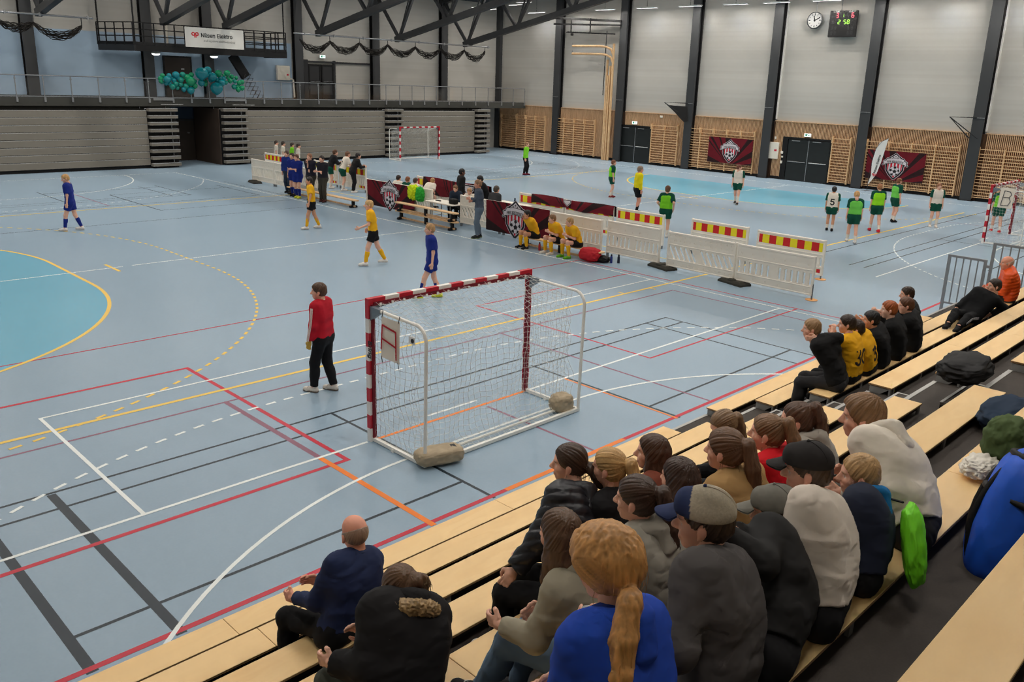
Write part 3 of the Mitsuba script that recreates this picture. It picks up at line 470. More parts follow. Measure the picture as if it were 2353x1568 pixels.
# ------------------------------------------------------------------ pull-out frame with two wooden beams, basketball brackets
bm = thing('gymnastics_rig', 'wooden gymnastics rig with two horizontal beams and upright poles at a column', 'gym rig')
for k, (z, ) in enumerate(((7.45,), (6.95,))):
    put('beam', tube([(37.0, 30.9, z), (37.0, 28.4, z - .02), (37.1, 28.0, z - .06), (37.3, 27.75, z - .2), (37.35, 27.6, z - .5)], .075, 8), 'm_pine', bm); put('beam_hook', rod((37.0, 30.9, z), (37.0, 30.9, z + .2), .02, 5), 'm_alu', bm)
for y, z1 in ((27.55, 7.6), (27.75, 6.2), (27.9, 5.6), (28.02, 6.6)): put('pole', bx(37.28, 37.4, y - .05, y + .05, .02, z1), 'm_pine', bm)
put('guide_rod', rod((37.2, 28.15, 4.3), (37.2, 28.1, 8.4), .03, 6), 'm_steel', bm); put('rail', bar((36.9, 31.4, 8.35), (37.3, 27.5, 8.2), .08, .08), 'm_black', bm); put('rail', bar((36.9, 32.6, 9.3), (37.5, 27.2, 9.0), .1, .14), 'm_black', bm); put('rail', bar((36.9, 32.6, 8.9), (37.5, 27.2, 8.75), .1, .1), 'm_black', bm)
for y in (31.1, 29.4): put('drop_rod', rod((37, y, 8.3), (37, y, 9.2), .04, 6), 'm_black', bm)
put('pulley', cbox((36.9, 30.9, 8.2), (.16, .16, .16), .03), 'm_black', bm)
for y, lab in ((21.45, 'fourth'), (4.58, 'nearest')):
    t = thing('wall_bracket', f'dark triangular folding bracket on the {lab} column of the right wall', 'bracket')
    put('arm', tube([(37.55, y + .1, 4.05), (36.2, y + .9, 4.05), (37.55, y + .3, 3.05)], .03, 6), 'm_steel', t); put('arm', rod((36.2, y + .9, 4.05), (37.5, y - .1, 3.05), .025, 6), 'm_steel', t)
    if y > 20: put('folded_hoop_board', hull(np.array([(36.4, y + .75, 3.9), (37.4, y + .0, 3.85), (37.45, y - .1, 2.95), (37.2, y + .05, 2.9), (36.45, y + .72, 3.84), (37.44, y + .02, 3.8), (37.46, y + .0, 2.98), (37.24, y + .1, 2.95)])), 'm_black', t)
for y, z in ((23.65, 3.12),): put('small_sensor', cbox((37.8, y, z), (.08, .2, .14), .02), 'm_cream', label='small cream sensor box on the wainscot above the far wall bars', cat='sensor')
# ------------------------------------------------------------------ handball goals
mat('m_goalred', (188, 28, 46), .4, .5); mat('m_goalwhite', (236, 232, 226), .4, .5); mat('m_goalin', (112, 22, 34), .5, .3); mat('m_tube', (240, 238, 230), .35, .5); mat('m_netwhite', (238, 238, 232), .8, .2); mat('m_bracket', (120, 130, 138), .4, .4, .4)
def goal_net():
    S = []; n = 30
    prof = lambda s: np.array([(-.1, 2.02), (-.32, 1.96 - .05 * (1 - s * s)), (-.55, 1.9 - .12 * (1 - s * s)), (-.75, 1.84 - .17 * (1 - s * s)), (-.92, 1.74 - .2 * (1 - s * s)), (-.98, 1.55), (-.97, 1.2), (-.95, .8), (-.96, .4), (-1.0, .12), (-1.2, .05)])
    def at(s, t):
        q = prof(s); d = np.r_[0, np.cumsum(np.linalg.norm(np.diff(q, axis=0), axis=1))]; d /= d[-1]
        return np.array([1.5 * s + .018 * np.sin(t * 37 + s * 5), np.interp(t, d, q[:, 0]) + .03 * np.sin(s * 9 + t * 6), np.interp(t, d, q[:, 1]) + .015 * np.sin(s * 23)])
    for s in np.linspace(-1, 1, n + 1): S.append([at(s, t) for t in np.linspace(0, 1, 24)])
    for t in np.linspace(.02, .99, 32): S.append([at(s, t) for s in np.linspace(-1, 1, 40)])
    for sd in (-1, 1):
        def side(u, z):
            dd = .92 + .22 * (1 - z / 2) ** 2 - .05 * math.sin(z * 9); x = sd * (1.5 + .05 * math.sin(u * 3.1) * math.sin(z * 1.6) + .01 * math.sin(13 * z + 7 * u))
            return np.array([x, -.1 - u * (dd - .06), .06 + z * (.94 + .0 * u) - .14 * u * (1 - u) * (1 if z > .3 else .4)])
        for u in np.linspace(0, 1, 10): S.append([side(u, z) for z in np.linspace(0, 2, 24)])
        for z in np.linspace(0.02, 2, 20): S.append([side(u, z) for u in np.linspace(0, 1, 12)])
    return join([tube(s, .0031, 3, caps=False) for s in S])
NET = pl(goal_net(), 'm_netwhite', True)
def goal(label, M, depth=1.25):
    t = thing('handball_goal', label, 'goal'); P = lambda n, m, mt, **k: put(n, moved(m, M), mt, t, **k)
    for sd, nm in ((-1, 'post'), (1, 'post')):
        zs = [2.08, 1.8] + [1.8 - .2 * k for k in range(1, 9)] + [0]; pk = None
        for k, (a, b) in enumerate(zip(zs, zs[1:])):
            P('post_band', bx(sd * 1.5, sd * 1.58, -.08, 0, b, a), 'm_goalred' if k % 2 == 0 else 'm_goalwhite')
        P('net_channel', join(bx(sd * 1.488, sd * 1.5, -.1, -.03, .03, 2.0), bx(sd * 1.488, sd * 1.545, -.1, -.08, .03, 2.0)), 'm_goalin')
        P('corner_bracket', hull(np.array([(sd * 1.56, -.08, 1.98), (sd * 1.56, -.08, 1.78), (sd * 1.56, -.3, 1.97), (sd * 1.56, -.3, 1.92), (sd * 1.5, -.08, 1.98), (sd * 1.5, -.08, 1.78), (sd * 1.5, -.3, 1.97), (sd * 1.5, -.3, 1.92)])), 'm_bracket')
        P('corner_bracket', hull(np.array([(sd * 1.5, -.09, 2.0), (sd * 1.2, -.09, 2.0), (sd * 1.5, -.09, 1.93), (sd * 1.2, -.09, 1.97), (sd * 1.5, -.04, 2.0), (sd * 1.2, -.04, 2.0), (sd * 1.5, -.04, 1.93)])), 'm_bracket')
        a = np.linspace(0, np.pi / 2, 8); r = .2
        pts = [(sd * 1.53, -.1, 1.95), (sd * 1.53, -depth + r, 1.93)] + [(sd * 1.53, -depth + r - r * math.sin(q), 1.93 - r + r * math.cos(q)) for q in a[1:]] + [(sd * 1.53, -depth + .02, .04)]
        P('frame_tube', tube(pts, .024, 10), 'm_tube', smooth=True); P('ground_bar', bx(sd * 1.5, sd * 1.55, -depth, -.08, .012, .06), 'm_tube'); P('hinge', box((sd * 1.525, -.55, .02), (.08, .06, .05)), 'm_tube')
    for k in range(13):
        xs = [-1.58, -1.3] + [-1.3 + 2.6 * j / 11 for j in range(1, 12)] + [1.58]
        if k < len(xs) - 1: P('crossbar_band', bx(xs[k], xs[k + 1], -.08, 0, 2.0, 2.08), 'm_goalred' if k % 2 == 0 else 'm_goalwhite')
    P('net_channel', bx(-1.5, 1.5, -.1, -.03, 1.98, 2.0), 'm_goalin'); P('net_channel', bx(-1.5, 1.5, -.1, -.08, 1.98, 2.03), 'm_goalin')
    P('ground_bar', bx(-1.55, 1.55, -depth, -depth + .05, .012, .06), 'm_tube'); P('net_bar', rod((-1.5, -depth + .2, .05), (1.5, -depth + .2, .05), .022, 8), 'm_tube')
    for x in np.arange(-1.4, 1.45, .2): P('net_hook', box((x, -.105, 1.99), (.03, .02, .04)), 'm_netwhite')
    put('net', NET, parent=t, T=M, kind='stuff', label='white knotted goal net')
    return t
GA_ = TR(-.13, -.15, 0); GB_ = TR(26.0, -.22, 0); GC_ = TR(25.6, 33.1, 0, 180)
gA = goal('red and white handball goal with sign A in the foreground', GA_); goal('red and white handball goal with sign B at the right edge', GB_); goal('small red and white handball goal in front of the far grandstand', GC_, 1.15)
mat('m_paper', (232, 222, 206), .8, .2); mat('m_inkred', (178, 40, 48), .7, .2); mat('m_inkgrey', (92, 90, 92), .7, .2)
def sign(letter, X, y0, z0, y1, z1, m, label):
    t = thing('paper_sign', label, 'sign'); w, h = abs(y1 - y0), z0 - z1
    M = frame((X, y0, z1), (0, -1, 0), (0, 0, 1), (-1, 0, 0)) @ frame((0, 0, 0), (1, -.02, 0), (.04, 1, 0), (0, 0, 1))
    nx = 8; u = np.linspace(0, w, nx); P = np.array([(a, b, .02 * math.sin(a / w * 3.1) * (b / h)) for a in u for b in np.linspace(0, h, nx)]); i, j = np.meshgrid(np.arange(nx - 1), np.arange(nx - 1), indexing='ij'); q = (i * nx + j).ravel()
    f = np.vstack([np.c_[q, q + nx, q + nx + 1], np.c_[q, q + nx + 1, q + 1]]); put('sheet', moved(trimesh.Trimesh(P, f, process=False), M), 'm_paper', t)
    if letter == 'A': g = [[(.08, .22), (.12, .8), (.85, .74), (.9, .1)], [(.1, .48), (.88, .38)]]
    else: g = [[(.2, .12), (.3, .85), (.7, .82), (.82, .68), (.68, .54), (.27, .52)], [(.68, .54), (.84, .35), (.7, .14), (.2, .12)]]
    st = shapely.union_all([LineString([(a * w, b * h) for a, b in s]).buffer(.011, cap_style=1) for s in g])
    put('letter', moved(extr(st, .004), M @ frame((0, 0, .022), (1, 0, 0), (0, 1, 0), (0, 0, 1))), m, t)
    for a in (.05, .95):
        for b, d in ((1, .07), (0, -.07)): put('cable_tie', moved(rod((a * w, b * h - .02 * d / .07, .012), (a * w + .01, b * h + d, .0), .005, 5), M), 'm_dark', t)
sign('A', -1.73, -.53, 1.93, -.93, 1.35, 'm_inkred', 'paper sign with red letter A hung on the near goal'); sign('B', 24.36, -.55, 2.03, -1.0, 1.33, 'm_inkgrey', 'paper sign with grey letter B hung on the right goal')
t = thing('goal_tag', 'small white tag on the frame of the near goal', 'tag'); put('plate', box((-1.70, -1.16, 1.72), (.01, .12, .1)), 'm_goalwhite', t); put('round_mark', moved(extr(shapely.Point(0, 0).buffer(.03), .004), frame((-1.707, -1.18, 1.72), (0, -1, 0), (0, 0, 1), (-1, 0, 0))), 'm_dark', t)
t = put('post_lettering', join(moved(text('Bring', .075), frame((-1.712, -.215, 1.5), (0, 0, -1), (0, -1, 0), (-1, 0, 0)))), 'm_ink', gA)
def blobmesh(c, r, seed=0, amp=.12, fr=3.0, n=4, p=2.6):
    m = trimesh.creation.icosphere(n); v = m.vertices; v = np.sign(v) * np.abs(v) ** (2 / p); v = v / np.linalg.norm(v, ord=p, axis=1, keepdims=True)
    v = v * (1 + amp * (meshkit.fbm(v * fr + 10 + seed, 3, seed) - .5) * 2)[:, None]
    return trimesh.Trimesh(v * np.asarray(r) + np.asarray(c), m.faces, process=False)
pmat('m_sandbag', lambda p, n, uv: mix(L(150, 132, 106), L(186, 170, 142), fbm(p.x * 14, p.y * 14, p.z * 14)), .55, .4)
t = thing('sandbag', 'beige wrapped sandbag across the left rear corner of the near goal', 'sandbag', 'sandbags on the goal frame'); Ms = frame((-1.42, -1.38, .125), (.95, -.31, 0), (.31, .95, 0), (0, 0, 1)); put('sack', moved(blobmesh((0, 0, 0), (.33, .17, .1), 3, .06, 4, 4, 4), Ms), 'm_sandbag', t, True); put('label_print', moved(cbox((.06, .03, .094), (.14, .1, .006), .002), Ms), 'm_line_orange', t); put('label_print', moved(cbox((.2, .0, .093), (.07, .1, .006), .002), Ms), 'm_dark', t)
t = thing('sandbag', 'beige rounded sandbag in the right rear corner of the near goal', 'sandbag', 'sandbags on the goal frame'); put('sack', blobmesh((1.2, -1.2, .15), (.19, .17, .15), 5, .12, 3), 'm_sandbag', t, True)
# ------------------------------------------------------------------ plastic barriers between the two courts
pmat('m_barrier', lambda p, n, uv: mix(L(226, 218, 204), L(236, 230, 218), fbm(p.x * 3, p.y * 3, p.z * 3)), .5, .4)
mat('m_refyellow', (232, 214, 20), .35, .6); mat('m_refred', (196, 22, 26), .35, .6); mat('m_rubber', (58, 56, 50), .8, .3); mat('m_footsteel', (120, 122, 124), .4, .5, .5); mat('m_footorange', (224, 164, 104), .6, .3)
stad = lambda x, y, w, h: sbox(x - w / 2 + h / 2, y - .001, x + w / 2 - h / 2, y + .001).buffer(h / 2)
def plate(kind, Ln):
    """(core with its slots, thin face layer with its dimples) in u, z"""
    core = sbox(0, .12, Ln, 1.08); n = 11; slots, dim = [], []
    if kind == 'diag':
        for k in range(12):
            u = .1 + k * (Ln - .2) / 11.5
            if k == 5: continue
            s = LineString([(u - .02, .66), (u + .14, .38)]).buffer(.042, cap_style=1); slots.append(s)
        for r, z in enumerate((.98, .86)):
            for k in range(13): u = .1 + k * (Ln - .2) / 12; dim.append(shapely.Point(u, z).buffer(.03) if (k + r) % 2 else stad(u, z, .11, .05))
        for k in range(13): u = .1 + k * (Ln - .2) / 12; dim.append(shapely.Point(u, .22).buffer(.028) if k % 2 else stad(u, .22, .1, .035))
    else:
        top = .66 if kind == 'vert' else .6
        for k in range(13):
            u = .09 + k * (Ln - .18) / 12
            if k != 6: slots.append(stad(u, .5, .0, .0) if 0 else sbox(u - .036, .36, u + .036, top))
        if kind == 'vert':
            for k in range(7): dim.append(shapely.Point(.16 + k * (Ln - .32) / 6, .86).buffer(.03))
        for k in range(6): dim.append(shapely.Point(.2 + k * (Ln - .4) / 5, .22).buffer(.028))
    S = shapely.union_all(slots); core = core.difference(S); face = core.difference(shapely.union_all(dim)) if dim else core
    return core, face
_bp = {}
def barrier(label, X, y0, y1, kind, feet=(), group='white plastic barriers', tilt=0.0):
    t = thing('barrier', label, 'barrier', group); Ln = round(abs(y1 - y0), 2); M = frame((X, y1, 0), (tilt, -1, 0), (0, 0, 1), (-1, 0, 0)); key = (kind, Ln)
    if key not in _bp:
        core, face = plate(kind, Ln); ex = lambda p, z, h: moved(extr(p, h), frame((0, 0, z), (1, 0, 0), (0, 1, 0), (0, 0, 1)))
        _bp[key] = [('panel', pl(join(ex(core, -.018, .036), ex(face, .018, .012), ex(face, -.03, .012)), 'm_barrier'))]
        ribs = [('top_rail', 1.06, .09, .05), ('rib', .74 if kind != 'strip' else .68, .085, .035), ('rib', .32, .085, .03), ('bottom_rail', .13, .08, .04)]
        for nm, z, w, h in ribs: _bp[key].append((nm, pl(cbox((Ln / 2, z, 0), (Ln, h, w), .008), 'm_barrier')))
        for u in (.025, Ln - .025): _bp[key].append(('end_post', pl(cbox((u, .6, 0), (.05, 1.0, .085), .01), 'm_barrier')))
        if kind == 'strip':
            w = (Ln - .14) / 9
            for k in range(10):
                a, b = (.07 + max(0, (k - .5) * w), .07 + min(9 * w, (k + .5) * w)); _bp[key].append(('reflector', pl(bx(a + .002, b - .002, .76, 1.0, .031, .036), 'm_refred' if k % 2 == 0 else 'm_refyellow')))
            for k in range(4): _bp[key].append(('reflector', pl(bx(Ln - .5 + k * .11, Ln - .4 + k * .11, .18, .28, .031, .036), 'm_refred' if k % 2 else 'm_refyellow')))
    for nm, P in _bp[key]: put(nm, P, parent=t, T=M)
    for y in feet: put('leg', rod((X, y, .0), (X, y, .4), .02, 8), 'm_footsteel', t); put('foot_plate', moved(lathe([(0, 0), (.15, 0), (.15, .012), (0, .012)], 16), TR(X, y, .001)), 'm_footorange', t)
    if not feet:
        for y in (y0 + .05, y1 - .05): put('leg', bx(X - .03, X + .03, y - .03, y + .03, 0, .12), 'm_footsteel', t)
    return t
foot = pl(join(hull([(x * a, y * b, z) for z, a, b in ((0, .42, .2), (.05, .42, .2), (.11, .34, .15)) for x in (-1, 1) for y in (-1, 1)]), cbox((0, 0, .1), (.2, .34, .08), .02)), 'm_rubber')
def rubberfoot(x, y, rz, label): put('barrier_foot', foot, T=TR(x, y, 0, rz), label=label, cat='barrier foot', group='dark rubber barrier feet')
N = [('white barrier with slanted slots at the far end of the near line', 11.4, 25.75, 27.78, 'diag', ()), ('white barrier with slanted slots behind the player in blue tracksuit', 11.4, 23.7, 25.7, 'diag', ()), ('white barrier behind the two men in dark polo shirts', 11.4, 21.7, 23.66, 'diag', ()),
     ('white barrier behind the left end of the first crest banner', 11.42, 16.5, 18.6, 'diag', (18.62,)), ('white barrier with slanted slots below the pile of bright bibs', 11.45, 14.55, 16.45, 'diag', ()), ('white barrier with slanted slots behind the man in the denim jacket', 11.42, 10.9, 12.95, 'diag', ()),
     ('white barrier hidden behind the second crest banner', 11.42, 8.75, 10.8, 'diag', ()), ('white barrier with upright slots behind the seated yellow players', 11.32, 6.42, 8.5, 'vert', ()), ('white barrier with upright slots right of the red bag', 11.5, 4.42, 6.36, 'vert', ()), ('white barrier with slanted slots and round dimples, second from the near end of its line', 11.42, 1.92, 4.1, 'diag', ()), ('white barrier with upright slots at the near end of the near line', 11.4, -.3, 1.88, 'vert', (-.3,))]
for l, X, a, b, k, ft in N: barrier(l, X, a, b, k, ft)
Fb = [('barrier with red and yellow reflectors at the far end of the far line', 13.55, 28.65, 30.45, 'strip', ()), ('barrier with reflectors where three boys lean', 13.7, 24.15, 26.1, 'strip', ()), ('barrier with reflectors below the hand of the boy in black suit', 13.7, 21.9, 24.0, 'strip', ()),
      ('barrier with reflectors left of the draped banner', 13.8, 16.4, 18.4, 'strip', ()), ('barrier with upright slots below the draped banner by the table', 13.8, 14.3, 16.3, 'strip', ()), ('barrier with reflectors right of the scorer table', 13.8, 10.2, 12.4, 'strip', ()), ('barrier with reflectors under the middle of the dark draped cloth', 13.8, 8.0, 10.15, 'strip', ()),
      ('barrier with reflectors right of the dark draped cloth', 13.85, 5.98, 7.9, 'strip', ()), ('barrier with bright reflectors standing alone behind the slanted slot barrier', 14.0, 3.08, 5.06, 'strip', ()), ('barrier with reflectors at the near end of the far line', 13.85, .62, 2.7, 'strip', (.66,))]
for l, X, a, b, k, ft in Fb: barrier(l, X, a, b, k, ft, 'barriers with red and yellow reflectors')
rubberfoot(11.3, 27.4, 80, 'dark rubber foot at the far end of the near barrier line'); rubberfoot(11.45, 4.26, 75, 'dark rubber foot between two white barriers right of the drink bottles'); rubberfoot(11.42, 1.9, 75, 'dark rubber foot below the joint of the last two near barriers')
BN = lambda X, y, z: frame((X, y, z), (0, -1, 0), (0, 0, 1), (-1, 0, 0))
banner('dark red crest banner on the barrier left of the bright bibs', BN(11.33, 16.95, .6), 2.98, .98, 1.1, .0, .02, wav=.012); banner('dark red crest banner on the barrier behind the man in denim jacket', BN(11.3, 10.03, .6), 2.95, 1.02, 1.14, -.05, .02, wav=.012)
def drape(label, X, y0, y1, z0, z1, wave):
    t = thing('draped_banner', label, 'banner'); n = 40; u = np.linspace(0, 1, n); P = []
    for s in u:
        top = z1 + .02 * math.sin(s * 9); b = z0 + wave * (math.sin(s * 7) * .5 + .5 * math.sin(s * 17)); P += [(X + .1, y1 + (y0 - y1) * s, top - .35), (X + .06, y1 + (y0 - y1) * s, top), (X - .06, y1 + (y0 - y1) * s, top + .01), (X - .075 - .02 * math.sin(s * 21), y1 + (y0 - y1) * s, (top + b) / 2), (X - .07, y1 + (y0 - y1) * s, b)]
    P = np.array(P); i, j = np.meshgrid(np.arange(n - 1), np.arange(4), indexing='ij'); q = (i * 5 + j).ravel(); f = np.vstack([np.c_[q, q + 5, q + 6], np.c_[q, q + 6, q + 1]])
    uv = np.c_[np.repeat(u - .5, 5) * (y1 - y0), np.tile(np.linspace(.9, .2, 5), n)]
    put('cloth', trimesh.Trimesh(P, f, process=False), 'm_banner', t, True, uv=uv); return t
d1 = drape('dark red banner draped over the barrier between the bibs and the scorers', 13.8, 14.0, 17.95, .42, 1.1, .06); d2 = drape('dark banner draped over the red and yellow barriers behind the seated players', 13.8, 7.9 + .05, 11.75, .8, 1.1, .05)
gm = Polygon([(-.35, .0), (.35, .0), (.32, -.18), (0, -.42), (-.32, -.18)])
for dd, y, z, s in ((d1, 15.1, 1.06, .95), (d2, 9.95, 1.1, .5)):
    M = BN(13.66, y, z) @ np.diag([s, s, 1, 1]); put('crest_edge', moved(extr(gm.buffer(.03), .003), M), 'm_crestwhite', dd); put('crest_outline', moved(extr(gm, .006), M), 'm_crestblack', dd); put('crest_field', moved(extr(gm.buffer(-.04), .009), M), 'm_crestwhite', dd)
# ------------------------------------------------------------------ benches, tables
def bench(label, x, y0, y1, z=0.0, h=.31):
    t = thing('gym_bench', label, 'bench', 'long wooden gym benches'); put('seat', hull([(x + a * .13, y, z + b) for y, q in ((y0, .5), (y0 + .08, 1), (y1 - .08, 1), (y1, .5)) for a in (-q, q) for b in (h - .035, h)]), 'm_pine', t); put('balance_beam', cbox((x, (y0 + y1) / 2, z + .06), (.07, abs(y1 - y0) - .3, .06), .01), 'm_slat', t)
    for y in (y0 + .28, (y0 + y1) / 2, y1 - .28):
        put('leg', cbox((x, y, z + h / 2 - .01), (.1, .1, h - .05), .01), 'm_black', t)
        if y != (y0 + y1) / 2: put('leg_foot', cbox((x, y, z + .04), (.34, .12, .08), .02), 'm_black', t)
    return t
bench('wooden gym bench on the floor below another bench', 10.55, 12.1, 15.5); bench('wooden gym bench stacked on top of another bench', 10.5, 12.05, 15.45, .315); bench('wooden gym bench behind the standing men in dark polo shirts', 10.72, 18.25, 23.4); bench('wooden gym bench under the seated yellow players', 10.62, 5.75, 9.15)
def table(label, x0, x1, y0, y1):
    t = thing('folding_table', label, 'table', 'white folding tables'); put('table_top', cbox(((x0 + x1) / 2, (y0 + y1) / 2, .72), (x1 - x0, y1 - y0, .045), .012), 'm_cream', t)
    for y in (y0 + .22, y1 - .22):
        for x in (x0 + .1, x1 - .1): put('leg', rod((x, y, 0), (x, y, .7), .018, 8), 'm_alu', t)
        put('cross_bar', rod((x0 + .1, y, .2), (x1 - .1, y, .2), .014, 6), 'm_alu', t)
    return t
table('white folding table with a laptop and a camera behind the stacked benches', 11.05, 11.75, 12.98, 14.5); table('white folding table behind the crest banner beside the man in dark grey', 12.85, 13.55, 11.45, 13.6)
def chair(x, y, rz, label):
    t = thing('chair', label, 'chair', 'black folding chairs at the scorer table'); M = TR(x, y, 0, rz); P = lambda n, m: put(n, moved(m, M), 'm_black', t)
    P('seat', cbox((0, 0, .44), (.4, .4, .04), .012)); P('backrest', cbox((0, -.2, .76), (.4, .03, .22), .012))
    for s in (-1, 1): P('leg', rod((s * .19, .18, .0), (s * .19, -.2, .86), .012, 6)); P('leg', rod((s * .19, -.2, 0), (s * .19, .15, .44), .012, 6))
chair(12.1, 13.75, 90, 'black folding chair of the boy in navy tracksuit'); chair(12.15, 13.1, 90, 'black folding chair of the boy in cream top')
# ------------------------------------------------------------------ the near grandstand: decks, plank benches, brackets, aisle steps
SY, SZ, SD, SR, SWD = -3.175, .4, .767, .346, .301
def seat(n): return SY - SD * (n - 1), SZ + SR * (n - 1)
def plyfn(p, n, uv):
    w = fbm(p.x * 1.1 + 3, p.y * 5, p.z * 3, 4); f = noise(p.x * 1.3 + 9 * w, p.y * 9 + 14 * w, p.z * 3)
    s = smoothstep(.62, .9, noise(p.x * 2.2 + 40, p.y * 6, p.z * 2)); edge = smoothstep(.35, .6, dr.abs(n.z))
    c = mix(L(246, 210, 152), L(234, 192, 130), f * .55 + s * .4)
    lay = smoothstep(.35, .65, noise(p.z * 330, 0, 0)); return mix(mix(L(120, 88, 56), L(186, 146, 100), lay), c, edge)
pmat('m_ply', plyfn, .42, .4); pmat('m_deck', lambda p, n, uv: mix(L(62, 57, 53), L(74, 68, 63), fbm(p.x * 8, p.y * 8) * .6 + noise(p.x * 160, p.y * 160) * .4), .75, .3); mat('m_nosing', (176, 174, 170), .4, .5, .3); mat('m_brk', (138, 138, 136), .45, .5, .3)
st = thing('grandstand', 'near grandstand with pale plywood plank benches and dark decks', 'grandstand')
AX0, AX1, XE, XS = 1.0, 2.22, 12.9, -11.8
brk = {}
def plank(a, b, n):
    y, z = seat(n); L_ = b - a; k = max(1, round(L_ / 3.0)); w = L_ / k
    for i in range(k): put('bench_plank', cbox((a + w * (i + .5), y - SWD / 2, z - .011), (w - .003, SWD, .022), .003), 'm_ply', st)
    put('bench_rail', bx(a + .02, b - .02, y - SWD + .03, y - SWD + .05, z - .075, z - .022), 'm_black', st); put('bench_rail', bx(a + .02, b - .02, y - .05, y - .03, z - .1, z - .022), 'm_black', st)
BK = pl(join(hull([(sx * .02, yy, zz) for sx in (-1, 1) for yy, zz in ((-.02, -.115), (-.16, -.115), (-.27, -.03), (-.02, -.03))]), bx(-.025, .025, -.285, -.262, -.115, -.022)), 'm_brk')
for n in range(1, 12):
    y, z = seat(n); zd = z - .115
    put('deck', bx(XS, XE, y - SD, y, zd - .03, zd), 'm_deck', st); put('deck_frame', bx(XS, XE, y - .06, y - .01, zd - .16, zd - .03), 'm_black', st)
    if n > 1: put('riser', bx(XS, XE, y - .02, y - .005, zd - SR, zd - .16), 'm_black', st)
    else: put('riser', bx(XS, XE, y - .03, y - .02, .02, zd - .03), 'm_black', st)
    xe = {1: 10.5, 2: 10.45}.get(n, XE - .1); spans = [(XS, AX0 + (.14 if n == 1 else 0)), (AX1, xe)]
    for a, b in spans:
        plank(a, b, n)
        for x in np.arange(a + .12, b - .04, .92): put('bench_bracket', BK, parent=st, T=TR(x, y, z))
        put('bench_bracket', BK, parent=st, T=TR(b - .03 if a < 0 else a + .03, y, z))
    put('nosing_strip', bx(AX0, AX1, y - .045, y + .004, zd - .004, zd + .006), 'm_nosing', st); put('nosing_strip', bx(xe, XE, y - .045, y + .004, zd - .004, zd + .006), 'm_nosing', st)
    if n > 1:
        h = zd - SR / 2; put('half_step', bx(AX0 + .02, AX1 - .28, y + .02, y + .3, h - .03, h), 'm_deck', st); put('step_frame', bx(AX0 + .02, AX1 - .28, y + .02, y + .3, zd - SR + .002, h - .03), 'm_black', st)
        put('nosing_strip', bx(AX0 + .02, AX1 - .26, y + .275, y + .305, h - .002, h + .008), 'm_nosing', st); put('nosing_strip', bx(AX1 - .285, AX1 - .255, y + .02, y + .305, h - .002, h + .008), 'm_nosing', st)
    put('understructure', join([bx(x - .03, x + .03, y - SD * .5 - .03, y - SD * .5 + .03, 0, zd - .03) for x in (-11, -7, -3, 1, 5, 9, 12.6)]), 'm_black', st, kind='stuff', label='dark steel legs below the decks')
for x in (-9.5, -6.0, -2.5, 1.35, 1.75, 5.0, 8.5): put('floor_light', bx(x, x + .26, SY + .05, SY + .12, .0, .02), 'm_tread', st) if 1 < x < 2 else None
# guard rail at the right end
gr = thing('guard_railing', 'grey steel guard railing at the right end of the near grandstand', 'railing')
def panel(y0, y1, z0, z1):
    X = 13.0
    for y in (y0, y1): put('post', bx(X - .03, X + .03, y - .03, y + .03, z0, z1), 'm_alu', gr)
    put('top_rail', bx(X - .025, X + .025, y1, y0, z1 - .05, z1), 'm_alu', gr); put('bottom_rail', bx(X - .02, X + .02, y1, y0, z0 + .2, z0 + .24), 'm_alu', gr)
    k = 5
    for i in range(1, k): y = y0 + (y1 - y0) * i / k; put('baluster', bx(X - .012, X + .012, y - .012, y + .012, z0 + .24, z1 - .05), 'm_alu', gr)
panel(-2.83, -3.62, .0, 1.38); panel(-3.75, -4.6, .0, 1.8); panel(-4.66, -5.5, .0, 2.15); panel(-5.56, -6.4, .0, 2.5); panel(-6.46, -7.2, 0, 2.85)
put('link', bx(12.97, 13.03, -3.76, -3.6, 1.2, 1.26), 'm_alu', gr)
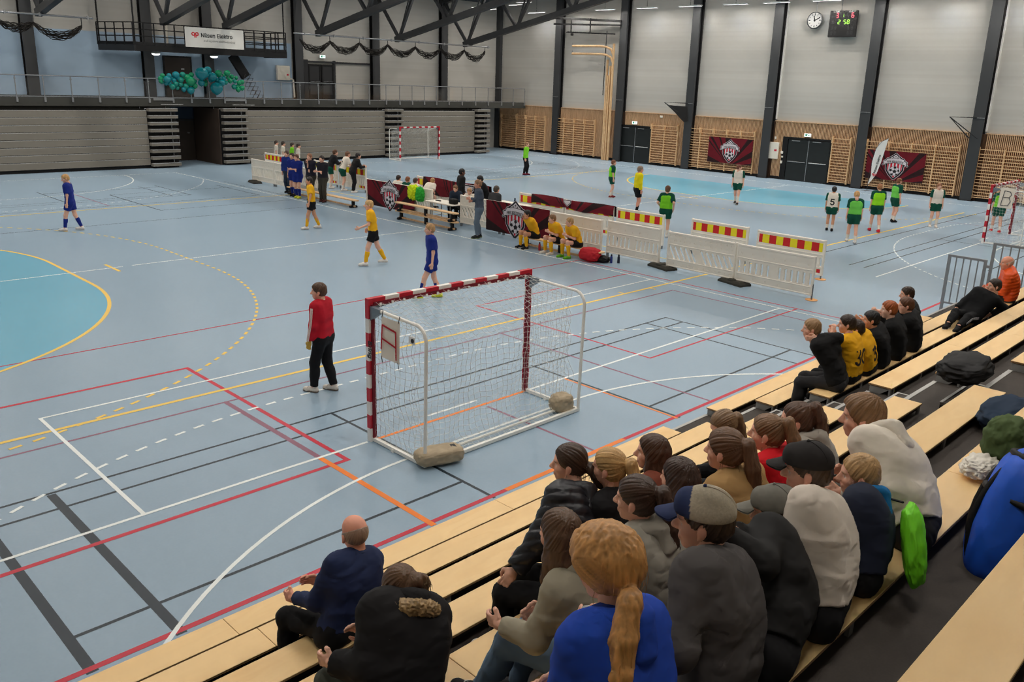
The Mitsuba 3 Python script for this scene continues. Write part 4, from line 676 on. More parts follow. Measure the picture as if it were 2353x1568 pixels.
# ------------------------------------------------------------------ people: joints, blended limbs, surface nets
def nets(D, o, h):
    """surface nets of the grid D (inside < 0), origin o, step h -> vertices, triangles"""
    s = D < 0; C = [(a, b, c) for a in (0, 1) for b in (0, 1) for c in (0, 1)]; n0 = np.array(D.shape) - 1
    sl = lambda A, a, b, c: A[a:a + n0[0], b:b + n0[1], c:c + n0[2]]
    cnt = sum(sl(s, *q).astype(np.int8) for q in C); act = (cnt > 0) & (cnt < 8); idx = np.full(act.shape, -1, np.int64); I = np.argwhere(act); idx[act] = np.arange(len(I))
    V = np.array([D[I[:, 0] + a, I[:, 1] + b, I[:, 2] + c] for a, b, c in C]).T; pos, w = np.zeros((len(I), 3)), np.zeros(len(I))
    for i in range(8):
        for j in range(i + 1, 8):
            d = np.abs(np.subtract(C[i], C[j]))
            if d.sum() != 1: continue
            m = (V[:, i] < 0) != (V[:, j] < 0); t = V[:, i] / np.where(m, V[:, i] - V[:, j], 1); p = np.array(C[i])[None] + t[:, None] * (np.subtract(C[j], C[i]))[None]
            pos += np.where(m[:, None], p, 0); w += m
    P = (I + pos / w[:, None]) * h + o; F = []
    for ax in range(3):
        u, v = (ax + 1) % 3, (ax + 2) % 3; A = np.take(s, range(0, s.shape[ax] - 1), ax); B = np.take(s, range(1, s.shape[ax]), ax); E = np.argwhere(A != B)
        E = E[(E[:, u] > 0) & (E[:, v] > 0) & (E[:, u] < n0[u]) & (E[:, v] < n0[v])]
        if not len(E): continue
        q = []
        for du, dv in ((1, 1), (0, 1), (0, 0), (1, 0)):
            e = E.copy(); e[:, u] -= du; e[:, v] -= dv; q.append(idx[e[:, 0], e[:, 1], e[:, 2]])
        q = np.array(q).T; flip = ~A[E[:, 0], E[:, 1], E[:, 2]]; q[flip] = q[flip][:, ::-1]; F.append(q)
    F = np.vstack(F); F = F[(F >= 0).all(1)]
    return P, np.vstack([F[:, [0, 1, 2]], F[:, [0, 2, 3]]])
class Blend:
    """a smooth union of round cones and ellipsoids; cut = (point, normal): only the side behind the plane stays"""
    def __init__(s, k=.03): s.P, s.k = [], k
    def cone(s, a, b, ra, rb, cut=None, k=None): s.P.append(('c', np.asarray(a, float), np.asarray(b, float), ra, rb, cut, k)); return s
    def chain(s, pts, rs, **kw):
        for i in range(len(pts) - 1): s.cone(pts[i], pts[i + 1], rs[i], rs[i + 1], **kw)
        return s
    def ell(s, c, R, r, cut=None, k=None): s.P.append(('e', np.asarray(c, float), np.asarray(R, float), np.asarray(r, float), 0, cut, k)); return s
    def grid(s, h):
        lo, hi = [], []
        for p in s.P:
            if p[0] == 'c': m = max(p[3], p[4]); lo.append(np.minimum(p[1], p[2]) - m); hi.append(np.maximum(p[1], p[2]) + m)
            else: m = p[3].max(); lo.append(p[1] - m); hi.append(p[1] + m)
        lo = np.min(lo, 0) - 3 * h; n = np.ceil((np.max(hi, 0) + 3 * h - lo) / h).astype(int) + 1
        D = np.full(n, 9.0, np.float32)
        for p in s.P:
            k = p[6] or s.k; m = (max(p[3], p[4]) if p[0] == 'c' else p[3].max()) + k + 2 * h; a, b = (np.minimum(p[1], p[2]), np.maximum(p[1], p[2])) if p[0] == 'c' else (p[1], p[1])
            i0 = np.maximum(((a - m - lo) / h).astype(int), 0); i1 = np.minimum(np.ceil((b + m - lo) / h).astype(int) + 1, n)
            g = [lo[q] + h * np.arange(i0[q], i1[q], dtype=np.float32) for q in range(3)]; X = np.stack(np.meshgrid(*g, indexing='ij'), -1).astype(np.float32)
            if p[0] == 'c':
                ba = (p[2] - p[1]).astype(np.float32); pa = X - p[1].astype(np.float32); t = np.clip((pa @ ba) / max(float(ba @ ba), 1e-9), 0, 1); d = np.linalg.norm(pa - t[..., None] * ba, axis=-1) - (p[3] + (p[4] - p[3]) * t)
            else:
                q = (X - p[1].astype(np.float32)) @ p[2].T.astype(np.float32); k0 = np.linalg.norm(q / p[3].astype(np.float32), axis=-1); k1 = np.linalg.norm(q / (p[3] ** 2).astype(np.float32), axis=-1) + 1e-6; d = k0 * (k0 - 1) / k1
            if p[5] is not None:
                for c0, cn in (p[5] if isinstance(p[5], list) else [p[5]]): d = np.maximum(d, (X - np.asarray(c0, np.float32)) @ np.asarray(cn, np.float32))
            S = D[i0[0]:i1[0], i0[1]:i1[1], i0[2]:i1[2]]; e = np.maximum(k - np.abs(S - d), 0) / k; S[...] = np.minimum(S, d) - e * e * k * .25
        return D, lo
    def mesh(s, h): D, lo = s.grid(h); return nets(D, lo, h)
def unit(v): v = np.asarray(v, float); return v / (np.linalg.norm(v) + 1e-12)
def vnorm(P, F):
    n = np.zeros_like(P); f = np.cross(P[F[:, 1]] - P[F[:, 0]], P[F[:, 2]] - P[F[:, 0]])
    for k in range(3): np.add.at(n, F[:, k], f)
    return n / (np.linalg.norm(n, axis=1, keepdims=True) + 1e-12)
VC = {'type': 'mesh_attribute', 'name': 'vertex_color'}
for k, r, s, more in (('m_skin', .5, .4, {}), ('m_cloth', .85, .2, dict(sheen=.3)), ('m_hair', .42, .45, {}), ('m_gloss', .38, .45, {})): scene[k] = {'type': 'twosided', 'bsdf': {'type': 'principled', 'base_color': VC, 'roughness': r, 'specular': s, **more}}
def tint(P, c, var=0.0, f=6.0, seed=0):
    c = np.array(L(*c)); a = 1 + var * (meshkit.fbm(P * f + 31 + seed, 3, seed) - .5) * 2 if var else np.ones(len(P)); return np.clip(c[None] * a[:, None], 0, 1)
def part(P, F, m, name, parent, col, **tag): return put(name, trimesh.Trimesh(P, F, process=False), m, parent, True, color=col, **tag)
# ---- head: x forward, y left, z up, centre between the ears; metres for a grown person
I3 = np.eye(3)
def head_blend():
    b = Blend(.02); b.ell((-.01, 0, .045), I3, (.098, .077, .083)); b.ell((.022, 0, -.03), I3, (.07, .061, .085)); b.ell((.055, 0, -.092), I3, (.032, .032, .026)); b.cone((.07, .03, .028), (.07, -.03, .028), .02, .02); b.ell((.05, .04, -.02), I3, (.03, .024, .028)); b.ell((.05, -.04, -.02), I3, (.03, .024, .028))
    b.cone((.088, 0, .015), (.112, 0, -.022), .009, .014, k=.014); b.cone((.1, .011, -.027), (.1, -.011, -.027), .009, .009, k=.01); b.cone((.086, .018, -.058), (.086, -.018, -.058), .009, .009, k=.01); b.cone((.084, .014, -.069), (.084, -.014, -.069), .009, .009, k=.01)
    for s in (-1, 1):
        b.ell((-.008, s * .079, -.008), I3 @ np.array([[1, 0, .15], [0, 1, 0], [-.15, 0, 1]]), (.019, .009, .033), k=.008); b.ell((-.012, s * .085, -.004), I3, (.018, .006, .026), k=.005); b.cone((.004, s * .08, -.036), (-.006, s * .08, -.03), .008, .008, k=.006)
    b.cone((-.02, 0, -.05), (-.035, 0, -.15), .055, .055); return b
_head = {}
def head_proto(h):
    if h not in _head:
        P, F = head_blend().mesh(h); z = P.copy()
        for s in (-1, 1):
            d = P - (.084, s * .032, .005); P = P - np.outer(np.exp(-(d ** 2).sum(1) / .016 ** 2), (.009, 0, 0))
        _head[h] = (P, F)
    return _head[h]
def head_colours(P, skin, beard=None, brow=(90, 66, 48)):
    c = np.tile(np.array(L(*skin)), (len(P), 1)); t = lambda w, col, a: c.__setitem__(slice(None), c * (1 - (w * a)[:, None]) + np.array(L(*col)) * (w * a)[:, None])
    g = lambda ctr, r: np.exp(-(((P - np.array(ctr)) / np.array(r)) ** 2).sum(1) ** 2)
    t(g((.095, 0, -.063), (.03, .024, .011)), (176, 96, 92), .8)
    for s in (-1, 1):
        t(g((.082, s * .034, .026), (.04, .021, .007)), brow, .75); t(g((.078, s * .033, .004), (.03, .016, .0085)), (236, 232, 226), .85); t(g((.085, s * .033, .004), (.03, .0065, .0075)), (46, 40, 38), .95); t(g((.06, s * .045, -.03), (.04, .022, .022)), (214, 128, 108), .25); t(g((-.01, s * .085, -.004), (.03, .02, .03)), (220, 140, 118), .35)
    if beard: t(1 / (1 + np.exp((P[:, 2] + .035) * 90)) * (P[:, 0] > -.03), beard, .55)
    return c
# ---- hand: wrist at 0, fingers along +x, palm facing -z, thumb on +y
_hand = {}
def hand_proto(curl, h=.0045):
    if (curl, h) not in _hand:
        b = Blend(.008); b.ell((.045, 0, 0), I3, (.05, .042, .016)); b.cone((-.03, 0, 0), (.02, 0, 0), .027, .03)
        for i, (y, ln) in enumerate(((.03, .07), (.0105, .078), (-.0095, .073), (-.028, .058))):
            p = np.array([.085, y, 0]); a = -curl * .45; pts = [p]
            for q in (.45, .32, .25): p = p + ln * q * np.array([math.cos(a), 0, math.sin(a)]); pts.append(p); a -= curl
            b.chain(pts, [.0092, .0088, .008, .007])
        b.chain([(.02, .03, -.004), (.05, .058, -.012 - .01 * curl), (.075, .062 - .012 * curl, -.02 - .02 * curl), (.095, .056 - .025 * curl, -.028 - .026 * curl)], [.014, .0125, .0105, .009]); P, F = b.mesh(h); _hand[(curl, h)] = (P, F)
    return _hand[(curl, h)]
def ik(a, c, l1, l2, pole):
    """the middle joint between a and c, bent towards pole; c is pulled in when out of reach"""
    a, c = np.asarray(a, float), np.asarray(c, float); v = c - a; d = np.linalg.norm(v); m = (l1 + l2) * .995
    if d > m: v = v * m / d; d = m; c = a + v
    d = max(d, abs(l1 - l2) + 1e-3); x = (l1 * l1 - l2 * l2 + d * d) / (2 * d); y = math.sqrt(max(l1 * l1 - x * x, 0)); u = v / np.linalg.norm(v); p = np.asarray(pole, float) - u * (np.asarray(pole, float) @ u)
    return a + u * x + unit(p) * y, c
class Fig:
    """joints of a person, in world space. face: azimuth in degrees; positions in the body's frame (forward, left, up) in metres of a 1.70 m person, measured from base"""
    def __init__(s, base, face, H=1.7, sit=None, lean=0, side=0, twist=0, head=None, hyaw=0, hpitch=0, hroll=0, hands=None, feet=None, width=1.0, knees=None, elbows=None, pelvis=None, curve=1.0, hs=1.0):
        k = s.k = H / 1.7; s.H = H; f = math.radians(face); s.fw, s.lf, s.up = np.array([math.cos(f), math.sin(f), 0]), np.array([-math.sin(f), math.cos(f), 0]), np.array([0, 0, 1.0]); s.base = np.asarray(base, float); s.w = width
        G = s.G = lambda p: s.base + (s.fw * p[0] + s.lf * p[1] + s.up * p[2]) * k
        pz = .115 if sit else .93
        s.pel = G(pelvis if pelvis is not None else (0, 0, pz)); ln, sd = math.radians(lean), math.radians(side)
        trunk = unit(s.fw * math.sin(ln) + s.up * math.cos(ln) * math.cos(sd) + s.lf * math.sin(sd))
        if head is not None:                              # head centre given: the trunk goes there
            head = np.asarray(head, float); v = head - s.pel; trunk = unit(v)
        tw = math.radians(twist); sl = unit(s.lf * math.cos(tw) - s.fw * math.sin(tw)); sl = unit(sl - trunk * (sl @ trunk)); fw2 = np.cross(sl, trunk); s.trunk, s.sl, s.tf = trunk, sl, fw2
        n = np.linalg.norm(head - s.pel) / k / .70 if head is not None else 1.0; n = min(max(n, .8), 1.12); bk = .055 * curve if sit else .012
        s.waist = s.pel + (trunk * .14 * n - fw2 * bk * .8) * k; s.chest = s.pel + (trunk * .33 * n - fw2 * bk) * k; s.neck = s.pel + (trunk * .515 * n - fw2 * (bk * .45)) * k; s.spine = [s.pel, s.waist, s.chest, s.neck]
        s.hc = head if head is not None else s.neck + (trunk * .6 + s.up * .4) * .17 * k + fw2 * .02 * k
        a, p, r = math.radians(face + twist * .4 + hyaw), math.radians(hpitch), math.radians(hroll); hf = np.array([math.cos(a) * math.cos(p), math.sin(a) * math.cos(p), -math.sin(p)]); hl = np.array([-math.sin(a), math.cos(a), 0]); hu = np.cross(hf, hl); hl2 = hl * math.cos(r) + hu * math.sin(r); s.HR = np.array([hf, hl2, np.cross(hf, hl2)]); s.hk = k * (1.0 if H > 1.6 else 1.0 + (1.6 - H) * .35) * 1.04 * hs
        s.sh = [s.neck + (sl * q * .175 * width - trunk * .035 - fw2 * .0) * k for q in (1, -1)]; s.hip = [s.pel + s.lf * q * .085 * k - s.up * .03 * k for q in (1, -1)]
        hands = hands or [None, None]; s.hand, s.elb, s.hdir = [], [], []
        for i, q in enumerate((1, -1)):
            t = hands[i] if hands[i] is not None else ((.04, q * .25 * width, .80) if not sit else (.36, q * .16, .16))
            t = np.asarray(t, float) if isinstance(t, np.ndarray) else G(t); pole = -s.fw * .8 + s.lf * q * .45 - s.up * (.5 if sit else .1)
            if elbows and elbows[i] is not None: pole = s.fw * elbows[i][0] + s.lf * elbows[i][1] + s.up * elbows[i][2]
            e, c = ik(s.sh[i], t, .285 * k, .255 * k, pole); s.elb.append(e); s.hand.append(c); s.hdir.append(unit(c - e))
        feet = feet or [None, None]; s.foot, s.knee, s.fdir = [], [], []
        for i, q in enumerate((1, -1)):
            t = feet[i] if feet[i] is not None else ((0.0, q * .1, .08) if not sit else (.46, q * .13, .08 - sit)); yaw = 0
            if isinstance(t, tuple) and len(t) == 4: yaw = t[3]; t = t[:3]
            t = t if isinstance(t, np.ndarray) else G(t); pole = s.fw * .9 + s.up * (.6 if sit else .05) + s.lf * q * .12
            if knees and knees[i] is not None: pole = s.fw * knees[i][0] + s.lf * knees[i][1] + s.up * knees[i][2]
            e, c = ik(s.hip[i], t, .425 * k, .41 * k, pole); s.knee.append(e); s.foot.append(c); y = math.radians(yaw); s.fdir.append(s.fw * math.cos(y) + s.lf * math.sin(y))
    def torso(s, b, off=0.0, lo=-.02, hi=1.0, wm=1.0):
        k, w = s.k, s.w; prof = [(-.06, .115, .1), (0.0, .1, .105), (.14, .088, .1), (.3, .1, .108), (.42, .115, .098), (.5, .12, .066)]; S = np.array(s.spine); t = np.array([0, .14, .33, .515])
        for u, hw, r in prof:
            if u < lo or u > hi: continue
            c = np.array([np.interp(u, t, S[:, j]) for j in range(3)]) if u >= 0 else s.pel + s.trunk * u * k; m = max(0, min(1, u / .3)); l = unit(s.lf * (1 - m) + s.sl * m); rr = r * k * w * .95 * wm + off
            b.cone(c + l * hw * k * w, c - l * hw * k * w, rr, rr, k=.06)
        return b
    def arm(s, b, i, off, frac=2.0, start=0.0, cuts=True):
        """0..1 upper arm, 1..2 forearm"""
        k = s.k; a, e, h = s.sh[i], s.elb[i], s.hand[i]; ra, re, rw = (.052 * k + off, .041 * k + off, .029 * k + off * .9); f = min(frac, 1)
        p = a + (e - a) * f; b.cone(a, p, ra, ra + (re - ra) * f, cut=(p, unit(e - a)) if cuts and frac < 1 else None)
        if frac > 1: q = e + (h - e) * (frac - 1); b.cone(e, q, re, re + (rw - re) * (frac - 1), cut=(q, unit(h - e)) if cuts else None)
        return b
    def leg(s, b, i, off, frac=2.0, start=0.0):
        k = s.k; a, e, f = s.hip[i], s.knee[i], s.foot[i]; R = [.088 * k + off, .058 * k + off, .04 * k + off]
        if start < 1:
            fr = min(frac, 1); p = a + (e - a) * fr; b.cone(a, p, R[0], R[0] + (R[1] - R[0]) * fr, cut=(p, unit(e - a)) if frac < 1 else None)
        if frac > 1:
            u0 = max(start - 1, 0); p = e + (f - e) * u0; q = e + (f - e) * (frac - 1); cut = [(q, unit(f - e))] + ([(p, -unit(f - e))] if start >= 1 else []); r = lambda u: R[1] + (R[2] - R[1]) * u
            m = e + (f - e) * .35; back = -unit(np.cross(np.cross(f - e, s.fdir[i]), f - e)) * .012 * k
            b.cone(p, q, r(u0), r(frac - 1), cut=cut)
            if u0 < .3 and frac > 1.4: b.cone(m + back, m + back + (f - e) * .15, .05 * k + off, .048 * k + off, cut=cut)
        return b
    def fore(s, i):
        a, b = s.foot[i], unit(s.foot[i] - s.knee[i]); f = s.fdir[i]; f = unit(f - .0 * b); return f
def shade(P, N, F, wr, seed): return P
def wrinkle(P, F, amp, f=9.0, seed=0, dirs=(1, 1, 1)):
    n = vnorm(P, F); q = P * np.asarray(dirs) * f + seed * 7.3; w = meshkit.fbm(q + .6 * meshkit.fbm(q * .7 + 5, 2, seed + 3)[:, None], 3, seed); return P + n * (amp * (np.abs(w - .5) * 4 - .8))[:, None]
# ------------------------------------------------------------------ dressing
SK = dict(fair=(232, 178, 152), pale=(238, 190, 166), tan=(206, 150, 118), brown=(150, 100, 74), dark=(96, 64, 50), red=(226, 158, 132))
def hairmesh(fig, st, col, h, seed=0, tie=(-.1, 0, .06), ln=.3, lay=.06, fringe=.0, vol=1.0, tail=None, back=None, curl=0.0, tiec=None):
    """hair in world space: short, bob, pony, long, bun, ring"""
    k = fig.hk; W = lambda p: fig.hc + (np.asarray(p, float) * k) @ fig.HR; b = Blend(.016 * k); R = fig.HR; v = vol
    A = (W((.088, 0, .082)), R[0] * .85 - R[2] * .526); nape = (W((0, 0, -.085 if st != 'short' else -.07)), -R[2]); r3 = lambda r: np.array(r) * k * 1.0
    if st == 'ring':
        b.ell(W((-.012, 0, .028)), R, r3((.107, .084, .095)), cut=[A, nape, (W((0, 0, .03)), R[2] + R[0] * .5)])
    else:
        b.ell(W((-.014, 0, .048)), R, r3((.107 * v, .086 * v, .092 * v)), cut=[A, nape]); b.ell(W((-.035, 0, .0)), R, r3((.088 * v, .08 * v, .085)), cut=[(W((.005, 0, 0)), R[0]), nape])
        if fringe:
            for y in np.linspace(-.055, .055, 5): b.cone(W((.05, y, .108)), W((.093 - abs(y) * .35, y * 1.15 + .012, .085 - fringe)), .024 * k, .012 * k, k=.02 * k)
    hx = lambda P: ((P - fig.hc) @ R.T) / k; bk = unit(-(R[0] * (1, 1, 0))) if back is None else unit(back); lf = np.array([-bk[1], bk[0], 0.0])
    if st == 'pony':
        t0 = W(tie); pts = [t0, t0 + bk * .05 * k + np.array([0, 0, .012]) * k] if tail is None else [t0]
        if tail is None:
            for u in (.25, .5, .75, 1.0): pts.append(t0 + bk * (.075 + lay * u) * k + np.array([0, 0, -ln * u]) * k + lf * curl * u * u)
        else: pts += [t0 + (bk * q[0] + lf * q[1] + np.array([0, 0, q[2]])) * k for q in tail]
        n = len(pts); rr = [.018] + [.03 + .012 * math.sin(math.pi * i / (n - 1)) * v for i in range(1, n - 1)] + [.012]; b.chain(pts, [q * k for q in rr], k=.015)
        for s in (-.022, .022): b.chain([p + lf * s * k * (1 + .5 * i / n) for i, p in enumerate(pts)][1:], [q * k * .7 for q in rr][1:], k=.015)
    if st in ('long', 'bob'):
        for i, a in enumerate(np.linspace(-118, 118, 13)):
            d = math.radians(a); o = bk * math.cos(d) + lf * math.sin(d) * .92; L_ = ln * (.92 + .16 * meshkit.noise([a * .13, seed, 0])); p0 = W((-.03, 0, .03)) + o * .07 * k
            pts = [p0] + [W((-.03, 0, .0)) + o * (.078 + lay * max(math.cos(d), .25) * u ** 1.3) * k + np.array([0, 0, -L_ * u]) * k + lf * curl * math.sin(u * 7 + i) * .3 for u in (.25, .5, .75, 1.0)]
            b.chain(pts, [.03 * k, .03 * k, .027 * k, .023 * k, .012 * k], k=.02)
    if st == 'bun': b.ell(W(tie), R, r3((.04, .045, .04)))
    P, F = b.mesh(h); q = hx(P); low = (q[:, 2] < -.03) | (np.linalg.norm(q - (-.012, 0, .03), axis=1) > .125)
    pole = unit(np.array(tie if st in ('pony', 'bun') else (-.06, 0, .1)) - (-.012, 0, .03)); e1 = unit(np.cross(pole, (0, 1, .01))); e2 = np.cross(pole, e1); dq = q - (-.012, 0, .03); ang = np.arctan2(dq @ e1, dq @ e2)
    sa = meshkit.fbm(np.c_[np.cos(ang) * 16, np.sin(ang) * 16, (dq @ pole) * 6 + seed], 3, seed); vd = (P - fig.hc) / k; sb = meshkit.fbm(np.c_[(vd @ bk) * 75, (vd @ lf) * 75, vd[:, 2] * 8 + seed], 3, seed); s = np.where(low, sb, sa)
    amp = .006 if st != 'ring' else .001; P = P + vnorm(P, F) * ((s - .5) * 2 * amp * k * (1.6 if st == 'short' else 1.2))[:, None]
    c = np.array(L(*col)); tipc = np.array(L(*[min(255, x * 1.25 + 12) for x in col])); u = np.clip((-q[:, 2] - .1) / max(ln, .1), 0, 1)[:, None] if st in ('long', 'pony') else 0; base = c * (1 - u * .6) + tipc * u * .6
    C = np.clip(base * (.45 + 1.15 * s)[:, None], 0, 1); M = [(P, F, C)]
    if h < .008 and st in ('pony', 'long', 'bob'):         # loose strands
        rg = np.random.default_rng(seed + 11); idx = rg.choice(np.where(low)[0], min(90, int(low.sum())), replace=False) if low.any() else []
        for i in idx:
            p = P[i]; o = vnorm(P[[i]], np.array([[0, 0, 0]]))[0]; d = unit(P[i] - W((-.02, 0, P[i][2] * 0))) * (1, 1, .0); w = rg.uniform(.02, .05); pts = [p + d * .004 - (0, 0, 0), p + d * .012 + lf * rg.normal(0, .006) + (0, 0, -w), p + d * .008 + lf * rg.normal(0, .012) + (0, 0, -2 * w)]
            m = tube(pts, [.0012, .0012, .0005], 3, caps=False); M.append((m.vertices, m.faces, np.tile(C[i], (len(m.vertices), 1))))
    o = 0; PP, FF, CC = [], [], []
    for p, f, cc in M: PP.append(p); FF.append(f + o); CC.append(cc); o += len(p)
    return np.vstack(PP), np.vstack(FF), np.vstack(CC)
def cap(t, fig, col, brim, mesh=None, h=.007, m='m_cloth'):
    k = fig.hk; R = fig.HR; W = lambda p: fig.hc + (np.asarray(p, float) * k) @ R; c = (W((-.01, 0, .04)), -R[2] + .12 * R[0])
    b = Blend(.012 * k); b.ell(W((-.014, 0, .05)), R, np.array((.117, .095, .1)) * k, cut=c); b.ell(W((.06, 0, .07)), R, np.array((.05, .068, .066)) * k, cut=c); P, F = b.mesh(h); q = ((P - fig.hc) @ R.T) / k; C = tint(P, col, .12, 60)
    if mesh is not None: C = np.where((q[:, 0] < .035)[:, None], tint(P, mesh, .3, 220), C)
    cp = part(P, F, m, 'cap', t, C)
    th, r = np.meshgrid(np.linspace(-1.15, 1.15, 17), np.linspace(0, 1, 6), indexing='ij'); X = .07 + (.033 + .085 * r) * np.cos(th) * 1.0; Y = (.078 + .004 * r) * np.sin(th) * (1 - .12 * r); Z = .052 - .018 * r - 1.9 * Y ** 2 * (.4 + r); B = np.stack([X, Y, Z], -1).reshape(-1, 3); i, j = np.meshgrid(np.arange(16), np.arange(5), indexing='ij'); a = (i * 6 + j).ravel(); f = np.vstack([np.c_[a, a + 6, a + 7], np.c_[a, a + 7, a + 1]])
    Bw = np.array([W(x) for x in B]); Bu = Bw + R[2] * .004 * k; PP = np.vstack([Bu, Bw - R[2] * .004 * k]); FF = np.vstack([f, f[:, ::-1] + len(Bw)]); part(PP, FF, m, 'brim', cp, tint(PP, brim, .08, 60)); put('button', trimesh.creation.icosphere(2, .009).apply_translation(W((-.012, 0, .151))), m, cp, color=tint(np.zeros((162, 3)), brim))
    if mesh is not None: put('seam', tube([W((-.012 - .117 * math.sin(x) * 1.01, 0, .05 + .1 * math.cos(x) * 1.015)) for x in np.linspace(0, 1.35, 12)], .006, 5), m, cp, color=tint(np.zeros((62, 3)), [min(255, x + 45) for x in mesh]))
    else:
        for a in (-1, 1): put('seam', tube([W((-.012 - .117 * math.sin(x) * 1.005 * .75, a * .095 * math.sin(x) * .66, .05 + .1 * math.cos(x) * 1.008)) for x in np.linspace(0, 1.35, 12)], .0025, 5), m, cp, color=tint(np.zeros((62, 3)), [x * .7 for x in col]))
    return cp
def decal(parent, name, poly, h_, fig, target, ctr, nrm, up, col, m='m_cloth', off=.004, th=.0):
    """flat print laid on the mesh target=(P, F) seen along -nrm around ctr"""
    P, F = target; n = unit(nrm); u = np.asarray(up, float); u = unit(u - n * (u @ n)); r = np.cross(u, n); ms = poly if isinstance(poly, trimesh.Trimesh) else flat(poly)
    for _ in range(1 if len(ms.faces) > 200 else 2): ms = ms.subdivide()
    d = P - ctr; vn = vnorm(P, F); ok = (vn @ n > .05) & (np.linalg.norm(d, axis=1) < h_); 
    if ok.sum() < 6: return
    from scipy.spatial import cKDTree
    T2 = cKDTree(np.c_[d[ok] @ r, d[ok] @ u]); dep = (d[ok] @ n); v = ms.vertices[:, :2]; dist, ii = T2.query(v, k=4); w = 1 / (dist + 1e-4); z = (dep[ii] * w).sum(1) / w.sum(1)
    Q = ctr + np.outer(v[:, 0], r) + np.outer(v[:, 1], u) + np.outer(z + off, n); put(name, trimesh.Trimesh(Q, ms.faces, process=False), m, parent, color=tint(Q, col))
def numpoly(s, h): m = centred(text(s, h)); m = trimesh.Trimesh(m.vertices * (1, 1, 0) - (0, h / 2, 0), m.faces, process=False); f = m.faces; a = np.cross(m.vertices[f[:, 1]] - m.vertices[f[:, 0]], m.vertices[f[:, 2]] - m.vertices[f[:, 0]])[:, 2]; return trimesh.Trimesh(m.vertices, f[a > 1e-10], process=False)
def stripes(parent, fig, kind, i, col, n=3, off=.02, f0=.05, f1=1.95, sp=.016, r=.0055):
    k = fig.k; a, e, f = (fig.sh[i], fig.elb[i], fig.hand[i]) if kind == 'arm' else (fig.hip[i], fig.knee[i], fig.foot[i]); q = 1 if i == 0 else -1; rad = (lambda t: (.052 - .012 * t) * k + off) if kind == 'arm' else (lambda t: (.088 - .026 * t) * k + off)
    for s in range(n):
        pts = []
        for t in np.linspace(f0, f1, 14):
            p = a + (e - a) * t if t < 1 else e + (f - e) * (t - 1); d = unit(e - a if t < 1 else f - e); o = fig.lf * q + (fig.up * .35 if kind == 'arm' else 0); o = unit(o - d * (o @ d)); side = np.cross(d, o); ang = (s - (n - 1) / 2) * sp / rad(t); pts.append(p + (o * math.cos(ang) + side * math.sin(ang)) * (rad(t) + .001))
        m = tube(pts, r, 5); put('stripe', m, 'm_cloth', parent, True, color=tint(m.vertices, col))
def shoe(t, fig, i, col, sole, h, k=None, name='shoe'):
    k = fig.k; a = fig.foot[i]; f = fig.fdir[i]; sh = unit(fig.foot[i] - fig.knee[i]); pit = 0
    dn = -fig.up; l = np.cross(fig.up, f); b = Blend(.02 * k); hgt = .08 * k; g = a - fig.up * hgt
    if getattr(fig, 'toe', None) and fig.toe[i]: pit = math.radians(fig.toe[i])
    fx = f * math.cos(pit) - fig.up * math.sin(pit); ux = np.cross(fx, l) if pit else fig.up; g0 = lambda x, z: a + fx * x * k + ux * (z - .08) * k
    b.cone(g0(-.03, .045), g0(.06, .05), .042 * k, .042 * k); b.cone(g0(.06, .048), g0(.165, .034), .04 * k, .031 * k); b.cone(g0(-.005, .06), g0(-.01, .105), .044 * k, .042 * k, cut=(g0(-.01, .11), ux)); b.cone(g0(.12, .034) + l * .012 * k, g0(.15, .034) - l * .012 * k, .034 * k, .03 * k)
    P, F = b.mesh(h); z = (P - g0(0, 0)) @ ux; P = np.where((z < .012 * k)[:, None], P + np.outer(np.maximum(.012 * k - z, 0), ux), P); C = tint(P, col, .15, 40); s = part(P, F, 'm_cloth', name, t, C)
    b = Blend(.01); b.cone(g0(-.03, .028), g0(.06, .028), .046 * k, .044 * k, cut=(g0(0, .026), ux)); b.cone(g0(.06, .028), g0(.165, .028), .044 * k, .036 * k, cut=(g0(0, .026), ux)); P, F = b.mesh(h); z = (P - g0(0, 0)) @ ux; P = P + np.outer(np.maximum(.001 - z, 0), ux); part(P, F, 'm_cloth', 'sole', s, tint(P, sole))
    if h < .01:
        for x in (.055, .075, .095): put('lace', tube([g0(x, .07) + l * .03 * k, g0(x + .006, .088), g0(x, .07) - l * .03 * k], .004, 5), 'm_cloth', s, color=tint(np.zeros((17, 3)), sole))
    return s
